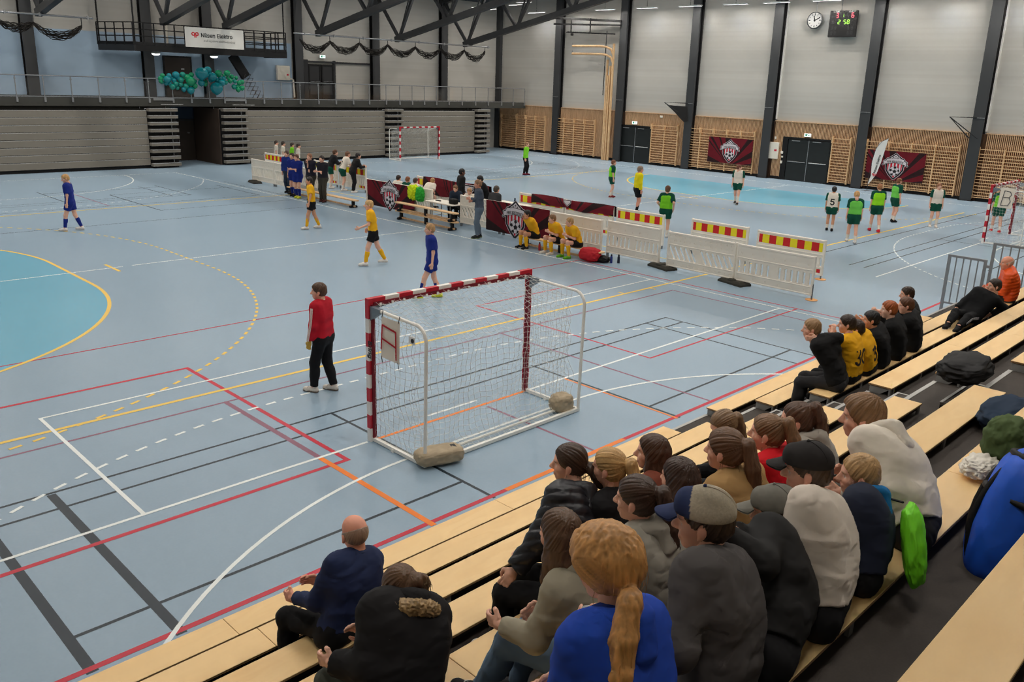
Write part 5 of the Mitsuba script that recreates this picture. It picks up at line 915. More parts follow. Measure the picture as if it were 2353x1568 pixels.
def person(label, fig, h=.018, skin='fair', hair=('short', (90, 66, 46)), top=None, sleeve=None, bottom=None, sock=None, shoes=None, hands=(.55, .55), group=None, eyes=True, beard=None, collar=None, hood=None, hh=None, seed=0, bib=None, puff=0.0, cpar=None, wr=.5, glove=None, noshoes=False, longhem=-.03, name='person'):
    sk = SK.get(skin, skin); k = fig.k; t = thing(name, label, 'person', group); near = h < .0125; hh = hh or (.006 if near else .011)
    # body: one continuous figure
    b = Blend(.03 * k); fig.torso(b, -.012, lo=0); b.cone(fig.neck - fig.trunk * .02 * k, fig.hc - fig.HR[2] * .055 * k - fig.HR[0] * .02 * k, .056 * k, .053 * k, k=.03)
    for i in (0, 1): fig.arm(b, i, -.004, cuts=False); fig.leg(b, i, -.006 if bottom and bottom[1] > 1.5 else 0)
    for i in (0, 1):
        a = fig.foot[i]; b.cone(a, a - fig.up * .035 * k, .036 * k, .034 * k); b.cone(a - fig.up * .035 * k, a + fig.fdir[i] * .1 * k - fig.up * .05 * k, .03 * k, .024 * k)
    P, F = b.mesh(max(h, .01)); PP, FF, CC = [P], [F], [tint(P, sk)]; o = len(P)
    hp, hf = head_proto(hh); PP.append(fig.hc + (hp * fig.hk) @ fig.HR); FF.append(hf + o); o += len(hp); CC.append(head_colours(hp, sk, beard, [x * .8 for x in hair[1]] if hair else (120, 90, 70)))
    for i, q in enumerate((1, -1)):
        if hands[i] is None: continue
        hp, hf = hand_proto(hands[i], .0045 if near else .009); d = fig.hdir[i]; inn = -fig.lf * q if not getattr(fig, 'palm', None) or fig.palm[i] is None else fig.palm[i]; inn = unit(inn - d * (inn @ d)); th = np.cross(d, inn) * (-q) * -1; z = -inn; y = np.cross(z, d)
        y = y if y @ (fig.fw + fig.up * .6) > 0 else -y; fl = np.linalg.det(np.array([d, y, z])) < 0
        PP.append(fig.hand[i] + (hp * k * .98) @ np.array([d, y, z])); FF.append((hf[:, ::-1] if fl else hf) + o); o += len(hp); CC.append(tint(hp, glove if glove else sk, .1, 30))
    P, F, C = np.vstack(PP), np.vstack(FF), np.vstack(CC); body = part(P, F, 'm_skin', 'body', t, C)
    if hair:
        st, col = hair[0], hair[1]; kw = hair[2] if len(hair) > 2 else {}
        Ph, Fh, Ch = hairmesh(fig, st, col, hh, seed, **kw); hr = part(Ph, Fh, 'm_hair', 'hair', t, Ch)
        if st == 'pony': W0 = fig.hc + (np.array(kw.get('tie', (-.1, 0, .06))) * fig.hk) @ fig.HR; m = lathe([(.019, -.01), (.026, -.008), (.03, 0), (.026, .008), (.019, .01)], 14); m.apply_transform(frame(W0, *[np.asarray(x) for x in (fig.HR[1], fig.HR[2], -fig.HR[0])])); put('hair_tie', m, 'm_cloth', hr, True, color=tint(m.vertices, kw.get('tiec', (50, 44, 42))) if 'tiec' in kw else tint(m.vertices, (40, 36, 36)))
    tt = None
    if top:
        col, fr, off = top[0], top[1], top[2] if len(top) > 2 else .018; m = top[3] if len(top) > 3 else 'm_cloth'; b = Blend(.04 * k); fig.torso(b, off, lo=longhem); b.cone(fig.neck - fig.trunk * .05 * k, fig.neck + fig.trunk * .015 * k, .07 * k + off * .6, .06 * k + off * .5, cut=(fig.neck + fig.trunk * .03 * k, fig.trunk))
        for i in (0, 1): b.cone(fig.neck - fig.trunk * .03 * k, fig.sh[i], .06 * k, .05 * k + off)
        if sleeve is None:
            for i in (0, 1): fig.arm(b, i, off + (.012 if fr < 1 else .004), fr)
        hem = fig.pel + fig.trunk * (longhem - .02) * k; b.P = [(p[:5] + ((hem, -fig.trunk),) + p[6:]) if p[5] is None and p[0] == 'c' else p for p in b.P] if not (fr > 1 and False) else b.P
        P, F = b.mesh(h); 
        if puff: n = vnorm(P, F); P = P + n * (puff * (np.abs(np.sin(((P - fig.pel) @ fig.trunk) * math.pi / .07)) ** .6 - .5))[:, None]
        if wr: P = wrinkle(P, F, .007 * wr * k, 7, seed, (1, 1, 1.6))
        C = tint(P, col, .1, 5, seed); tt = (P, F); key = part(P, F, m, 'jacket' if fr > 1.5 and off > .025 else 'shirt', t, C); fig.topkey, fig.top = key, tt
        if sleeve is not None:
            for i in (0, 1):
                b = Blend(.03 * k); b.cone(fig.neck - fig.trunk * .04 * k + (fig.sh[i] - fig.neck) * .45, fig.sh[i], .052 * k + off, .056 * k + off); fig.arm(b, i, off + .012, fr); P2, F2 = b.mesh(h); P2 = wrinkle(P2, F2, .005 * wr * k, 8, seed + i); part(P2, F2, m, 'sleeve', key, tint(P2, sleeve, .1, 5))
        if collar:
            e1 = fig.sl; e2 = unit(np.cross(fig.trunk, e1)); p0 = fig.neck + fig.trunk * .018 * k; a = np.linspace(0, 2 * math.pi, 17)[:-1]; m_ = tube([p0 + (e1 * math.cos(x) * .064 + e2 * math.sin(x) * .066) * k + fig.trunk * (-.02 * math.sin(x) * (e2 @ fig.tf)) * k for x in a], .011 * k, 6, closed=True); put('collar', m_, 'm_cloth', key, True, color=tint(m_.vertices, collar))
        if hood:
            b = Blend(.03 * k); p0 = fig.neck + fig.trunk * .035 * k; g = lambda a, r, z: p0 + (-fig.tf * math.cos(a) * r * 1.1 + fig.sl * math.sin(a) * r) * k + fig.trunk * z * k
            b.chain([g(a, .095, .0 - .03 * (abs(a) > 1.6)) for a in np.linspace(-2.3, 2.3, 11)], [.026 * k, .03 * k, .034 * k, .036 * k, .036 * k, .036 * k, .036 * k, .036 * k, .034 * k, .03 * k, .026 * k])
            for s_ in (-.05, 0, .05): b.cone(g(s_ * 12 * .5, .115, -.01), p0 + (-fig.tf * .135 + fig.sl * s_ * .7 - fig.trunk * .13) * k, .036 * k, .03 * k)
            P, F = b.mesh(h); P = wrinkle(P, F, .006 * k, 12, seed + 2); part(P, F, m, 'hood', key, tint(P, hood if isinstance(hood, tuple) else col, .15, 9))
    if bib:
        b = Blend(.04 * k); fig.torso(b, .036, lo=0, hi=.45, wm=.98)
        for i in (0, 1): b.cone(fig.neck - fig.trunk * .05 * k, fig.neck + (fig.sh[i] - fig.neck) * .6 - fig.trunk * .03 * k, .055 * k + .02, .05 * k + .022)
        hem = fig.pel + fig.trunk * .05 * k; b.P = [p[:5] + ((hem, -fig.trunk),) + p[6:] for p in b.P]; P, F = b.mesh(h); P = wrinkle(P, F, .006 * k, 7, seed); part(P, F, 'm_cloth', 'bib', t, tint(P, bib, .06, 5)); fig.top = (P, F)
    if bottom:
        col, fr, off = bottom[0], bottom[1], bottom[2] if len(bottom) > 2 else .018; b = Blend(.04 * k); fig.torso(b, off * .55, lo=-.07, hi=.06)
        for i in (0, 1): fig.leg(b, i, off + (.014 if fr < 1 else 0), fr)
        P, F = b.mesh(h); P = wrinkle(P, F, .008 * wr * k, 8, seed + 4, (1, 1, .7)); bk_ = part(P, F, 'm_cloth', 'trousers' if fr > 1.2 else 'shorts', t, tint(P, col, .12, 6, seed)); fig.botkey, fig.bot = bk_, (P, F)
    if sock:
        for i in (0, 1): b = Blend(.02); fig.leg(b, i, .006, sock[2], sock[1]); P, F = b.mesh(max(h * .8, .008)); part(P, F, 'm_cloth', 'sock', t, tint(P, sock[0], .08, 10))
    if shoes and not noshoes:
        for i in (0, 1): shoe(t, fig, i, shoes[0], shoes[1], max(h * .8, .007))
    if eyes and not near:
        pass
    return t
# ------------------------------------------------------------------ people: spectators on the near grandstand
mat('m_bibgreen', (118, 216, 40), .5, .4); mat('m_bgreenbib', (48, 178, 62), .7, .3)
BLK, JEA = (24, 24, 26), (98, 120, 142)
def sp(n, x): y, z = seat(n); return np.array([x, y - .17, z])
def N(label, n, x, hd, H, az, haz, pitch, hair, top, bottom=BLK, skin='fair', seed=0, grp='spectators on the near grandstand', **kw):
    fk = {k: kw.pop(k) for k in ('hands_at', 'feet', 'elbows', 'twist') if k in kw}; ha = fk.pop('hands_at', [(.36, .12, .2), (.36, -.12, .2)])
    f = Fig(sp(n, x), az, H, sit=.46, head=hd, hyaw=haz - az, hpitch=pitch, hands=ha, width=kw.pop('width', 1.0), **fk)
    kw.setdefault('shoes', ((34, 34, 36), (220, 218, 214)))
    t = person(label, f, kw.pop('h', .011), skin, hair, top=top, bottom=(bottom, 1.95), seed=seed, group=grp, wr=1.3, **kw); return t, f
chin = [(.30, .05, .62), (.30, -.03, .60)]
N('bald man in navy sweater sitting nearest the bottom left corner', 3, -5.2, (-5.02, -4.76, 1.78), 1.8, 100, 82, 4, ('ring', (150, 122, 104)), ((38, 48, 80), 1.9, .018), skin='red', seed=1, collar=(36, 46, 76))
t, f = N('woman in black parka with fur trimmed hood and brown ponytail, head bowed', 5, -5.85, (-5.62, -6.12, 2.25), 1.72, 95, 95, 38, ('pony', (92, 66, 46), dict(ln=.26, tail=[(.04, .03, -.03), (-.02, .1, -.1), (-.08, .17, -.18), (-.12, .22, -.27)])), ((26, 25, 26), 1.95, .045), (66, 70, 62), seed=2, hood=(28, 27, 28), hands_at=[(.34, .16, .2), (.36, -.1, .2)])
b = Blend(.02); b.chain([f.neck + (-f.tf * math.cos(a) * .16 + f.sl * math.sin(a) * .15) - f.trunk * .04 for a in np.linspace(-1.5, 1.5, 11)], [.04] * 11); P, F = b.mesh(.007); P = P + vnorm(P, F) * ((meshkit.noise(P * 120) - .4) * .022)[:, None]; part(P, F, 'm_hair', 'fur_trim', f.topkey, tint(P, (150, 122, 82), .7, 70))
N('girl in black puffer jacket with dark hair tied back, white trainers', 5, -4.5, (-4.17, -6.03, 2.52), 1.72, 108, 124, 2, ('pony', (62, 44, 32), dict(tie=(-.09, 0, -.03), ln=.1)), ((32, 33, 38), 1.95, .04, 'm_gloss'), puff=.012, seed=3, hood=True, shoes=((216, 208, 200), (230, 226, 222)))
N('girl with long blond ponytail and black top beside the puffer jacket', 5, -4.05, (-4.05, -6.27, 2.54), 1.68, 95, 108, 0, ('pony', (186, 148, 96), dict(ln=.42, tie=(-.1, 0, .05))), ((28, 28, 30), 1.9, .02), seed=4)
N('girl with long brown hair and rust coloured top looking left', 5, -3.56, (-3.57, -6.27, 2.5), 1.68, 100, 120, 0, ('long', (72, 50, 38), dict(ln=.36)), ((122, 66, 50), 1.9, .022), seed=5)
N('girl with braided hair in a black jacket looking down', 5, -2.56, (-2.6, -6.25, 2.42), 1.64, 120, 160, 24, ('pony', (124, 98, 72), dict(ln=.3, tie=(-.09, 0, .02))), ((30, 31, 34), 1.9, .03), seed=6)
N('girl in oatmeal sweater and jeans with long brown hair and black trainers', 6, -5.25, (-5.34, -7.0, 2.86), 1.66, 104, 92, 6, ('long', (86, 62, 44), dict(ln=.42)), ((150, 143, 124), 1.9, .026), JEA, seed=7, hood=True, feet=[(.6, .12, -.28), (.5, -.1, -.36)], hands_at=[(.44, .18, .22), (.34, -.12, .18)])
N('girl in light grey hoodie with dark ponytail in a white scrunchie', 6, -4.72, (-4.74, -7.0, 2.84), 1.68, 92, 108, 4, ('pony', (64, 46, 36), dict(ln=.34, tie=(-.095, 0, .055), tiec=(232, 226, 216))), ((160, 155, 143), 1.9, .03), seed=8, hood=True)
N('girl with long straight dark hair and terracotta top', 6, -4.28, (-4.28, -6.96, 2.79), 1.66, 90, 88, 2, ('long', (60, 42, 34), dict(ln=.3)), ((172, 98, 76), 1.9, .024), seed=9)
N('girl in tan fleece with long wavy brown ponytail', 6, -3.85, (-3.87, -7.0, 2.86), 1.7, 90, 100, 2, ('pony', (98, 70, 50), dict(ln=.5, tie=(-.09, 0, .06), curl=.06, vol=1.05)), ((164, 130, 84), 1.9, .034), seed=10)
N('girl in red jacket with a high streaked ponytail', 6, -3.32, (-3.3, -6.97, 2.8), 1.64, 95, 108, 2, ('pony', (122, 92, 66), dict(ln=.36, tie=(-.085, 0, .09))), ((192, 24, 34), 1.9, .026), seed=11, collar=(176, 20, 30))
t, f = N('girl in grey hoodie with black print on its back and wavy ponytail', 6, -2.87, (-2.87, -6.96, 2.77), 1.66, 100, 118, 4, ('pony', (84, 58, 42), dict(ln=.26, tie=(-.07, 0, .1), curl=.05)), ((152, 146, 136), 1.9, .03), seed=12, hood=True)
decal(f.topkey, 'back_print', numpoly('Kappa', .09), .35, f, f.top, f.chest - f.trunk * .04, -f.tf, f.trunk, (26, 26, 28))
t, f = N('girl in blue hoodie with white lettering and long golden ponytail', 7, -6.05, (-5.92, -7.73, 3.27), 1.7, 90, 98, 14, ('pony', (186, 136, 80), dict(ln=.34, tie=(-.1, 0, -.045), tail=[(.05, -.1, .0), (.07, -.16, -.1), (.08, -.19, -.2), (.08, -.19, -.3), (.07, -.18, -.38)], vol=1.35)), ((34, 66, 160), 1.95, .034), JEA, seed=13, hood=True)
for s, z, hh in (('Svalbard', .0, .05), ('NORWAY', -.07, .042)): decal(f.topkey, 'back_print', numpoly(s, hh), .4, f, f.top, f.chest - f.trunk * (.06 - z), -f.tf, f.trunk, (236, 236, 236))
t, f = N('boy in charcoal sweatshirt and navy trucker cap with beige mesh, holding a can', 7, -5.42, (-5.22, -7.7, 3.18), 1.8, 104, 114, 6, ('short', (58, 44, 36)), ((70, 67, 66), 1.92, .028), seed=14, collar=(64, 61, 60), width=1.1, hands_at=[(.34, .26, .4), (.36, -.12, .2)]); cap(t, f, (40, 50, 82), (40, 50, 82), (170, 160, 140))
c = thing('drink_can', 'slim dark drink can held by the boy in the trucker cap', 'can'); H0 = f.hand[0] + f.hdir[0] * .07 + np.array([0, 0, -.02]); put('can_body', lathe([(0, -.07), (.024, -.07), (.027, -.06), (.027, .06), (.023, .072), (0, .072)], 20).apply_translation(H0 + f.lf * .0 + f.fw * .03), 'm_steel', c, 30); put('can_lid', lathe([(0, .073), (.022, .073), (.023, .077), (0, .074)], 20).apply_translation(H0 + f.fw * .03), 'm_alu', c, 30)
t, f = N('boy in black jacket and grey cap leaning on his hand', 7, -4.93, (-4.47, -7.66, 2.93), 1.68, 108, 112, 12, ('short', (72, 54, 40)), ((36, 36, 36), 1.92, .03), seed=15, hands_at=chin, collar=(32, 32, 32)); cap(t, f, (112, 110, 102), (112, 110, 102)); stripes(f.botkey, f, 'leg', 1, (226, 226, 226), f0=.2, f1=.9)
t, f = N('boy in white sweatshirt and black cap', 7, -4.46, (-4.24, -7.69, 3.1), 1.74, 104, 114, 8, ('short', (70, 54, 42)), ((236, 224, 210), 1.92, .03), seed=16); cap(t, f, (44, 42, 42), (44, 42, 42))
t, f = N('blond boy in dark jacket with a blue hood', 7, -3.98, (-3.84, -7.8, 2.98), 1.42, 108, 120, 4, ('short', (186, 150, 104)), ((38, 44, 60), 1.92, .034), seed=17, hood=(24, 98, 150))
gb = thing('drawstring_bag', 'bright green drawstring bag on the back of the blond boy', 'bag'); m = blobmesh((0, 0, 0), (.15, .06, .21), 4, .14, 3, 4, 2.6); put('sack', moved(m, frame(f.chest - f.tf * .2 - f.sl * .1 - f.trunk * .12, f.sl, f.tf, f.trunk)), 'm_bibgreen', gb, True); put('cord', tube([f.chest - f.tf * .17 + f.trunk * .1, f.neck - f.tf * .1 - f.sl * .08], .006, 5), 'm_black', gb)
N('boy in white hoodie with brown hair bent forward', 7, -3.32, (-3.1, -7.49, 3.02), 1.82, 100, 112, 6, ('short', (124, 92, 62), dict(vol=1.08)), ((240, 230, 214), 1.95, .036), seed=18, hood=True)
# the group on the far part of the grandstand
G2 = 'spectators at the far end of the near grandstand'
N('man in black hoodie resting his chin on his hands', 3, 2.66, (2.6, -4.46, 1.84), 1.8, 105, 122, 4, ('short', (150, 118, 84)), ((24, 24, 25), 1.92, .034), (48, 48, 50), seed=21, grp=G2, h=.013, hood=True, hands_at=chin)
for lab, x, hd, num, sd in (('boy in yellow shirt with number 30 on his back', 3.1, (3.12, -4.72, 1.87), '30', 22), ('boy in yellow shirt half hidden behind the boy with number 30', 3.62, (3.4, -4.74, 1.75), '3', 23)):
    t, f = N(lab, 3, x, hd, 1.72, 95, 118, 4, ('short', (48, 36, 30)), ((232, 172, 30), .8, .024), seed=sd, grp=G2, h=.013, hands_at=chin); decal(f.topkey, 'number', numpoly(num, .2), .4, f, f.top, f.chest, -f.tf, f.trunk, (44, 30, 34))
N('dark haired boy in black top beside the yellow shirts', 3, 4.1, (3.9, -4.74, 1.8), 1.72, 100, 122, 6, ('short', (24, 22, 24)), ((26, 27, 29), 1.92, .026), skin='tan', seed=24, grp=G2, h=.014, hands_at=chin)
N('red haired boy in black top', 3, 4.7, (4.52, -4.74, 1.85), 1.74, 100, 122, 4, ('short', (152, 78, 38)), ((27, 28, 29), 1.92, .026), skin='pale', seed=25, grp=G2, h=.014, hands_at=chin)
N('brown haired boy in black top right of the red haired boy', 3, 5.35, (5.2, -4.74, 1.8), 1.72, 100, 122, 8, ('short', (92, 58, 38)), ((26, 27, 28), 1.92, .026), seed=26, grp=G2, h=.014, hands_at=chin)
t, f = N('man with glasses and dark jacket in the second row', 2, 7.35, (7.33, -3.98, 1.5), 1.8, 100, 125, 4, ('short', (62, 46, 36)), ((40, 44, 44), 1.92, .028), seed=27, grp=G2, h=.015)
lg = Fig(sp(3, 8.0), 180, 1.72, sit=.3, head=(8.35, -5.1, 1.72), hyaw=-45, hands=[(-.3, .25, .12), (.1, -.2, .2)], feet=[(.82, .1, .06), (.8, -.08, .07)])
t = person('boy in black tracksuit stretched along the bench at the right', lg, .014, 'fair', ('short', (52, 40, 34)), top=((27, 28, 30), 1.92, .026), bottom=((26, 27, 29), 1.95), shoes=((30, 30, 32), (210, 208, 204)), group=G2, seed=28); stripes(lg.botkey, lg, 'leg', 0, (210, 210, 210), f0=.1, f1=1.6)
N('bald man in orange puffer jacket beside the guard railing', 3, 10.3, (10.15, -4.78, 1.86), 1.8, 112, 125, 2, ('ring', (190, 160, 140)), ((226, 84, 28), 1.95, .045, 'm_gloss'), (62, 64, 66), skin='red', seed=29, grp=G2, h=.016, puff=.014)
# ------------------------------------------------------------------ players and helpers
def Pz(label, x, y, az, H, hair, top, fr, bottom, bf, sock=None, shoes=((232, 228, 220), (190, 180, 170)), skin='fair', h=.018, haz=None, lean=4, hp=4, feet=None, hands=None, grp=None, z=0, num=None, seed=0, **kw):
    f = Fig((x, y, z), az, H, lean=lean, hyaw=(haz - az) if haz is not None else 0, hpitch=hp, feet=feet or [(.06, .1, .08), (-.05, -.1, .08)], hands=hands, head=kw.pop('head', None))
    t = person(label, f, h, skin, ('short', hair), top=(top, fr, .022), bottom=(bottom, bf, .022), sock=sock, shoes=shoes, group=grp, seed=seed, **kw)
    if num: decal(f.topkey, 'number', numpoly(num, .22), .4, f, f.top, f.chest, -f.tf, f.trunk, (30, 36, 34))
    return t, f
WK = [(.2, .09, .08), (-.24, -.09, .1)]; BL, YE, GN, WH, LG = (28, 44, 124), (236, 176, 34), (16, 74, 58), (228, 218, 204), (124, 210, 44)
t, f = Pz('goalkeeper in red long sleeved jersey and black trousers left of the near goal', -1.1, 1.9, 118, 1.76, (84, 60, 44), (182, 28, 44), 1.93, BLK, 1.95, shoes=((222, 214, 204), (120, 110, 100)), haz=140, h=.012, feet=[(.14, .09, .08), (-.1, -.1, .08)], hands=[(.1, .25, .84), (.14, -.22, .86)], glove=(200, 160, 60), collar=(230, 214, 190)); [stripes(f.topkey, f, 'arm', i, (232, 224, 216), off=.036) for i in (0, 1)]
Pz('blond player in blue kit walking at the far left', .66, 19.0, 150, 1.7, (196, 150, 96), BL, .8, BL, .62, (BL, 1.25, 1.95), feet=WK, haz=175, hp=14, grp='blue team players')
Pz('fair haired player in blue kit behind the near goal', 4.1, 5.55, 150, 1.72, (172, 132, 88), BL, .8, BL, .62, (BL, 1.3, 1.95), ((226, 226, 70), (190, 196, 60)), feet=[(.3, .09, .08), (-.2, -.09, .08)], h=.013, grp='blue team players')
Pz('dark haired player in yellow kit in the middle of the near court', 6.85, 15.2, 155, 1.68, (40, 32, 30), YE, .75, BLK, .6, (YE, 1.3, 1.95), skin='tan', feet=WK, hands=[(.15, .42, .85), (-.1, -.3, .85)], grp='yellow team players', collar=(60, 30, 34))
Pz('blond player in yellow kit jogging in the middle of the near court', 5.15, 9.35, 150, 1.74, (196, 158, 104), YE, .75, BLK, .6, (YE, 1.25, 1.95), feet=[(.22, .1, .08), (-.32, -.1, .13)], hands=[(.36, .18, 1.04), (.1, -.28, .95)], lean=8, h=.014, grp='yellow team players', collar=(60, 30, 34))
CR_ = [(.26, -.08, 1.17), (.26, .08, 1.13)]
Pz('boy in blue tracksuit top by the far barriers', 10.85, 23.6, 208, 1.74, (76, 56, 44), (30, 50, 120), 1.9, (44, 56, 72), 1.95, shoes=(BLK, BLK), grp='people standing by the far barriers')
Pz('blue player with arms hanging second in the standing row', 10.5, 22.55, 205, 1.74, (60, 44, 36), BL, .8, BL, .62, (BL, 1.25, 1.95), (BLK, BLK), grp='people standing by the far barriers')
Pz('blue player with arms crossed and yellow shoes', 10.35, 21.95, 205, 1.74, (88, 54, 38), BL, .8, BL, .62, (BL, 1.25, 1.95), ((226, 226, 70), (190, 196, 60)), hands=CR_, grp='people standing by the far barriers')
Pz('man in dark polo shirt with a hand at his chin', 10.45, 21.1, 200, 1.84, (150, 104, 76), (40, 38, 50), .8, (66, 62, 54), 1.95, hands=[(.24, .05, 1.43), (.24, .1, 1.12)], shoes=((70, 50, 46), BLK), grp='people standing by the far barriers')
Pz('man in dark polo shirt with arms crossed', 10.6, 20.45, 205, 1.8, (48, 38, 34), (40, 38, 46), .8, (66, 62, 54), 1.95, hands=CR_, shoes=((84, 46, 44), BLK), grp='people standing by the far barriers')
for lab, x, y, c, b_, n_, hc in (('boy in black top and green shorts leaning on the far barrier', 13.2, 24.0, (28, 29, 32), GN, None, (88, 60, 42)), ('boy in white shirt number 7 leaning on the far barrier', 13.2, 23.0, WH, GN, '7', (110, 74, 52)), ('boy in black suit leaning on the far barrier', 13.2, 22.2, (30, 29, 30), BLK, None, (34, 28, 28))):
    Pz(lab, x, y, 345, 1.74, hc, c, .8 if n_ else 1.9, b_, .62 if b_ is GN else 1.95, (WH, 1.3, 1.95) if b_ is GN else None, lean=24, hands=[(.5, .15, 1.12), (.5, -.15, 1.12)], num=n_, grp='boys leaning on the far barrier')
for i, (lab, x, y, c) in enumerate((('leftmost boy in white shirt beyond the far line of barriers', 14.9, 31.8, WH), ('boy in white shirt number 3 beyond the far line of barriers', 14.9, 31.1, WH), ('boy in green bib beyond the far line of barriers', 14.9, 30.2, LG), ('rightmost boy in white shirt beyond the far line of barriers', 14.9, 29.6, WH))):
    Pz(lab, x, y, 330, 1.5, (58, 46, 38), c, .8, GN, .62, (WH, 1.3, 1.95), num='3' if i == 1 else None, grp='boys beyond the far barriers')
def Sit(label, x, y, zs, az, H, hair, top, fr, bottom, bf, sock=None, shoes=(BLK, WH), skin='fair', lean=22, haz=None, hands=None, h=.016, hp=6, grp=None, feet=None, **kw):
    f = Fig((x, y, zs), az, H, sit=max(zs, .12), lean=lean, hyaw=(haz - az) if haz is not None else 0, hpitch=hp, hands=hands, feet=feet)
    return person(label, f, h, skin, ('short', hair), top=(top, fr, .024), bottom=(bottom, bf, .022), sock=sock, shoes=shoes, group=grp, **kw)
for lab, x, y, c, hc in (('boy in white shirt sitting behind the left crest banner', 12.6, 18.2, WH, (44, 34, 30)), ('boy in dark green top sitting behind the left crest banner', 12.6, 17.6, GN, (132, 84, 56)), ('boy in white shirt number 9 sitting behind the left crest banner', 12.6, 17.1, WH, (70, 52, 42)), ('boy in white shirt bending over the barrier left of the draped banner', 12.75, 16.55, WH, (170, 126, 84))):
    Sit(lab, x, y, .32 if y > 17 else .5, 10, 1.6, hc, c, .8, GN, .6, (WH, 1.3, 1.95), grp='boys behind the left crest banner', lean=10 if y > 17 else 45)
Sit('boy in navy tracksuit sitting at the white table', 12.1, 13.9, .46, 205, 1.62, (120, 84, 58), (36, 46, 62), 1.9, BLK, 1.95, hands=[(.42, .1, .32), (.42, -.1, .32)], hp=24); Sit('boy in cream top sitting at the white table', 12.15, 13.2, .46, 205, 1.55, (170, 130, 92), WH, 1.9, BLK, 1.95, hands=[(.42, .1, .32), (.42, -.1, .32)], hp=30)
Pz('boy in black top standing behind the scorers', 12.75, 14.5, 340, 1.74, (22, 20, 22), (32, 32, 34), 1.9, BLK, 1.95, skin='dark', shoes=(BLK, BLK)); Pz('dark haired boy in black top bending over the table', 12.6, 12.85, 150, 1.72, (22, 20, 22), (30, 30, 33), 1.9, BLK, 1.95, skin='tan', shoes=(BLK, BLK), lean=26, hp=20, hands=[(.5, .12, .95), (.5, -.1, .95)])
Sit('man in dark grey top seen from behind at the second table', 12.35, 12.35, .46, 5, 1.78, (72, 62, 54), (54, 54, 56), 1.9, BLK, 1.95)
Pz('man in denim jacket and jeans standing with arms folded', 10.34, 10.8, 150, 1.84, (150, 112, 82), (82, 90, 104), 1.92, (104, 118, 132), 1.95, shoes=((44, 46, 48), (120, 130, 80)), hands=CR_, skin='red', h=.014)
for lab, y, hc, sk, sh in (('dark haired yellow player with a hand at his mouth on the bench', 8.55, (30, 26, 26), 'tan', (BLK, WH)), ('yellow player with white shoes in the middle of the bench', 7.5, (134, 98, 66), 'fair', (WH, WH)), ('yellow player with green shoes at the right of the bench', 6.8, (176, 136, 88), 'fair', ((104, 176, 40), (90, 150, 40)))):
    Sit(lab, 10.62, y, .315, 165, 1.72, hc, YE, .75, BLK, .6, (YE, 1.2, 1.95), sh, sk, lean=28, haz=150, hands=[(.4, .06, .36), (.4, -.06, .36)] if 'mouth' not in lab else chin, h=.014, grp='yellow players on the bench', collar=(60, 30, 34), feet=[(.36, .16, -.235), (.4, -.14, -.235)])
B2 = 'players on the far court'
Pz('goalkeeper in bright green jersey by the far goal', 25.6, 23.8, 300, 1.74, (150, 110, 80), LG, 1.9, BLK, 1.95, shoes=((110, 30, 50), BLK), grp=B2); Pz('player in green bib near the turquoise area', 22.3, 15.0, 320, 1.66, (120, 72, 48), GN, .8, GN, .62, (WH, 1.3, 1.95), ((120, 40, 44), WH), bib=LG, grp=B2); Pz('referee in yellow long sleeved shirt and black shorts', 19.4, 11.3, 330, 1.84, (140, 120, 104), (234, 218, 24), 1.9, BLK, .7, (BLK, 1.4, 1.95), (BLK, BLK), skin='red', grp=B2)
Pz('player in lime bib seen from behind beside the barriers', 15.75, 7.3, 20, 1.7, (108, 76, 54), GN, .8, GN, .62, (WH, 1.3, 1.95), bib=LG, hands=[(.12, .22, 1.0), (.0, -.26, .98)], grp=B2, h=.016); Pz('player in white shirt walking in the turquoise area', 25.55, 10.4, 200, 1.72, (108, 62, 44), WH, .8, GN, .62, (WH, 1.3, 1.95), (BLK, WH), sleeve=GN, feet=WK, haz=310, grp=B2)
Pz('player in white shirt number 5 seen from behind', 22.2, 4.4, 20, 1.6, (24, 22, 24), WH, .8, GN, .55, (WH, 1.35, 1.95), (BLK, BLK), sleeve=GN, num='5', skin='tan', grp=B2, h=.015); Pz('blond player in green bib walking with a lifted heel', 20.4, 2.75, 35, 1.72, (196, 150, 96), GN, .8, GN, .62, (WH, 1.35, 1.95), bib=(112, 204, 84), feet=WK, hp=24, grp=B2); Pz('player in lime bib with red shoes', 23.5, 3.25, 40, 1.74, (160, 108, 70), GN, .8, GN, .62, (WH, 1.3, 1.95), ((206, 40, 54), (190, 40, 50)), bib=(150, 226, 40), feet=WK, grp=B2)
Pz('player in green bib with black shoes near the yellow court line', 26.7, 3.85, 330, 1.72, (128, 80, 52), GN, .8, GN, .62, (WH, 1.3, 1.95), (BLK, BLK), bib=(112, 204, 84), grp=B2); Pz('player in white shirt with green sleeves facing the camera side', 26.8, 2.3, 215, 1.68, (146, 96, 64), WH, .8, GN, .62, (WH, 1.3, 1.95), (WH, WH), sleeve=GN, hp=14, grp=B2); Pz('player in lime bib inside goal B', 27.6, .25, 30, 1.7, (120, 84, 60), GN, .8, GN, .62, (WH, 1.3, 1.95), ((206, 60, 64), WH), bib=LG, feet=WK, grp=B2)
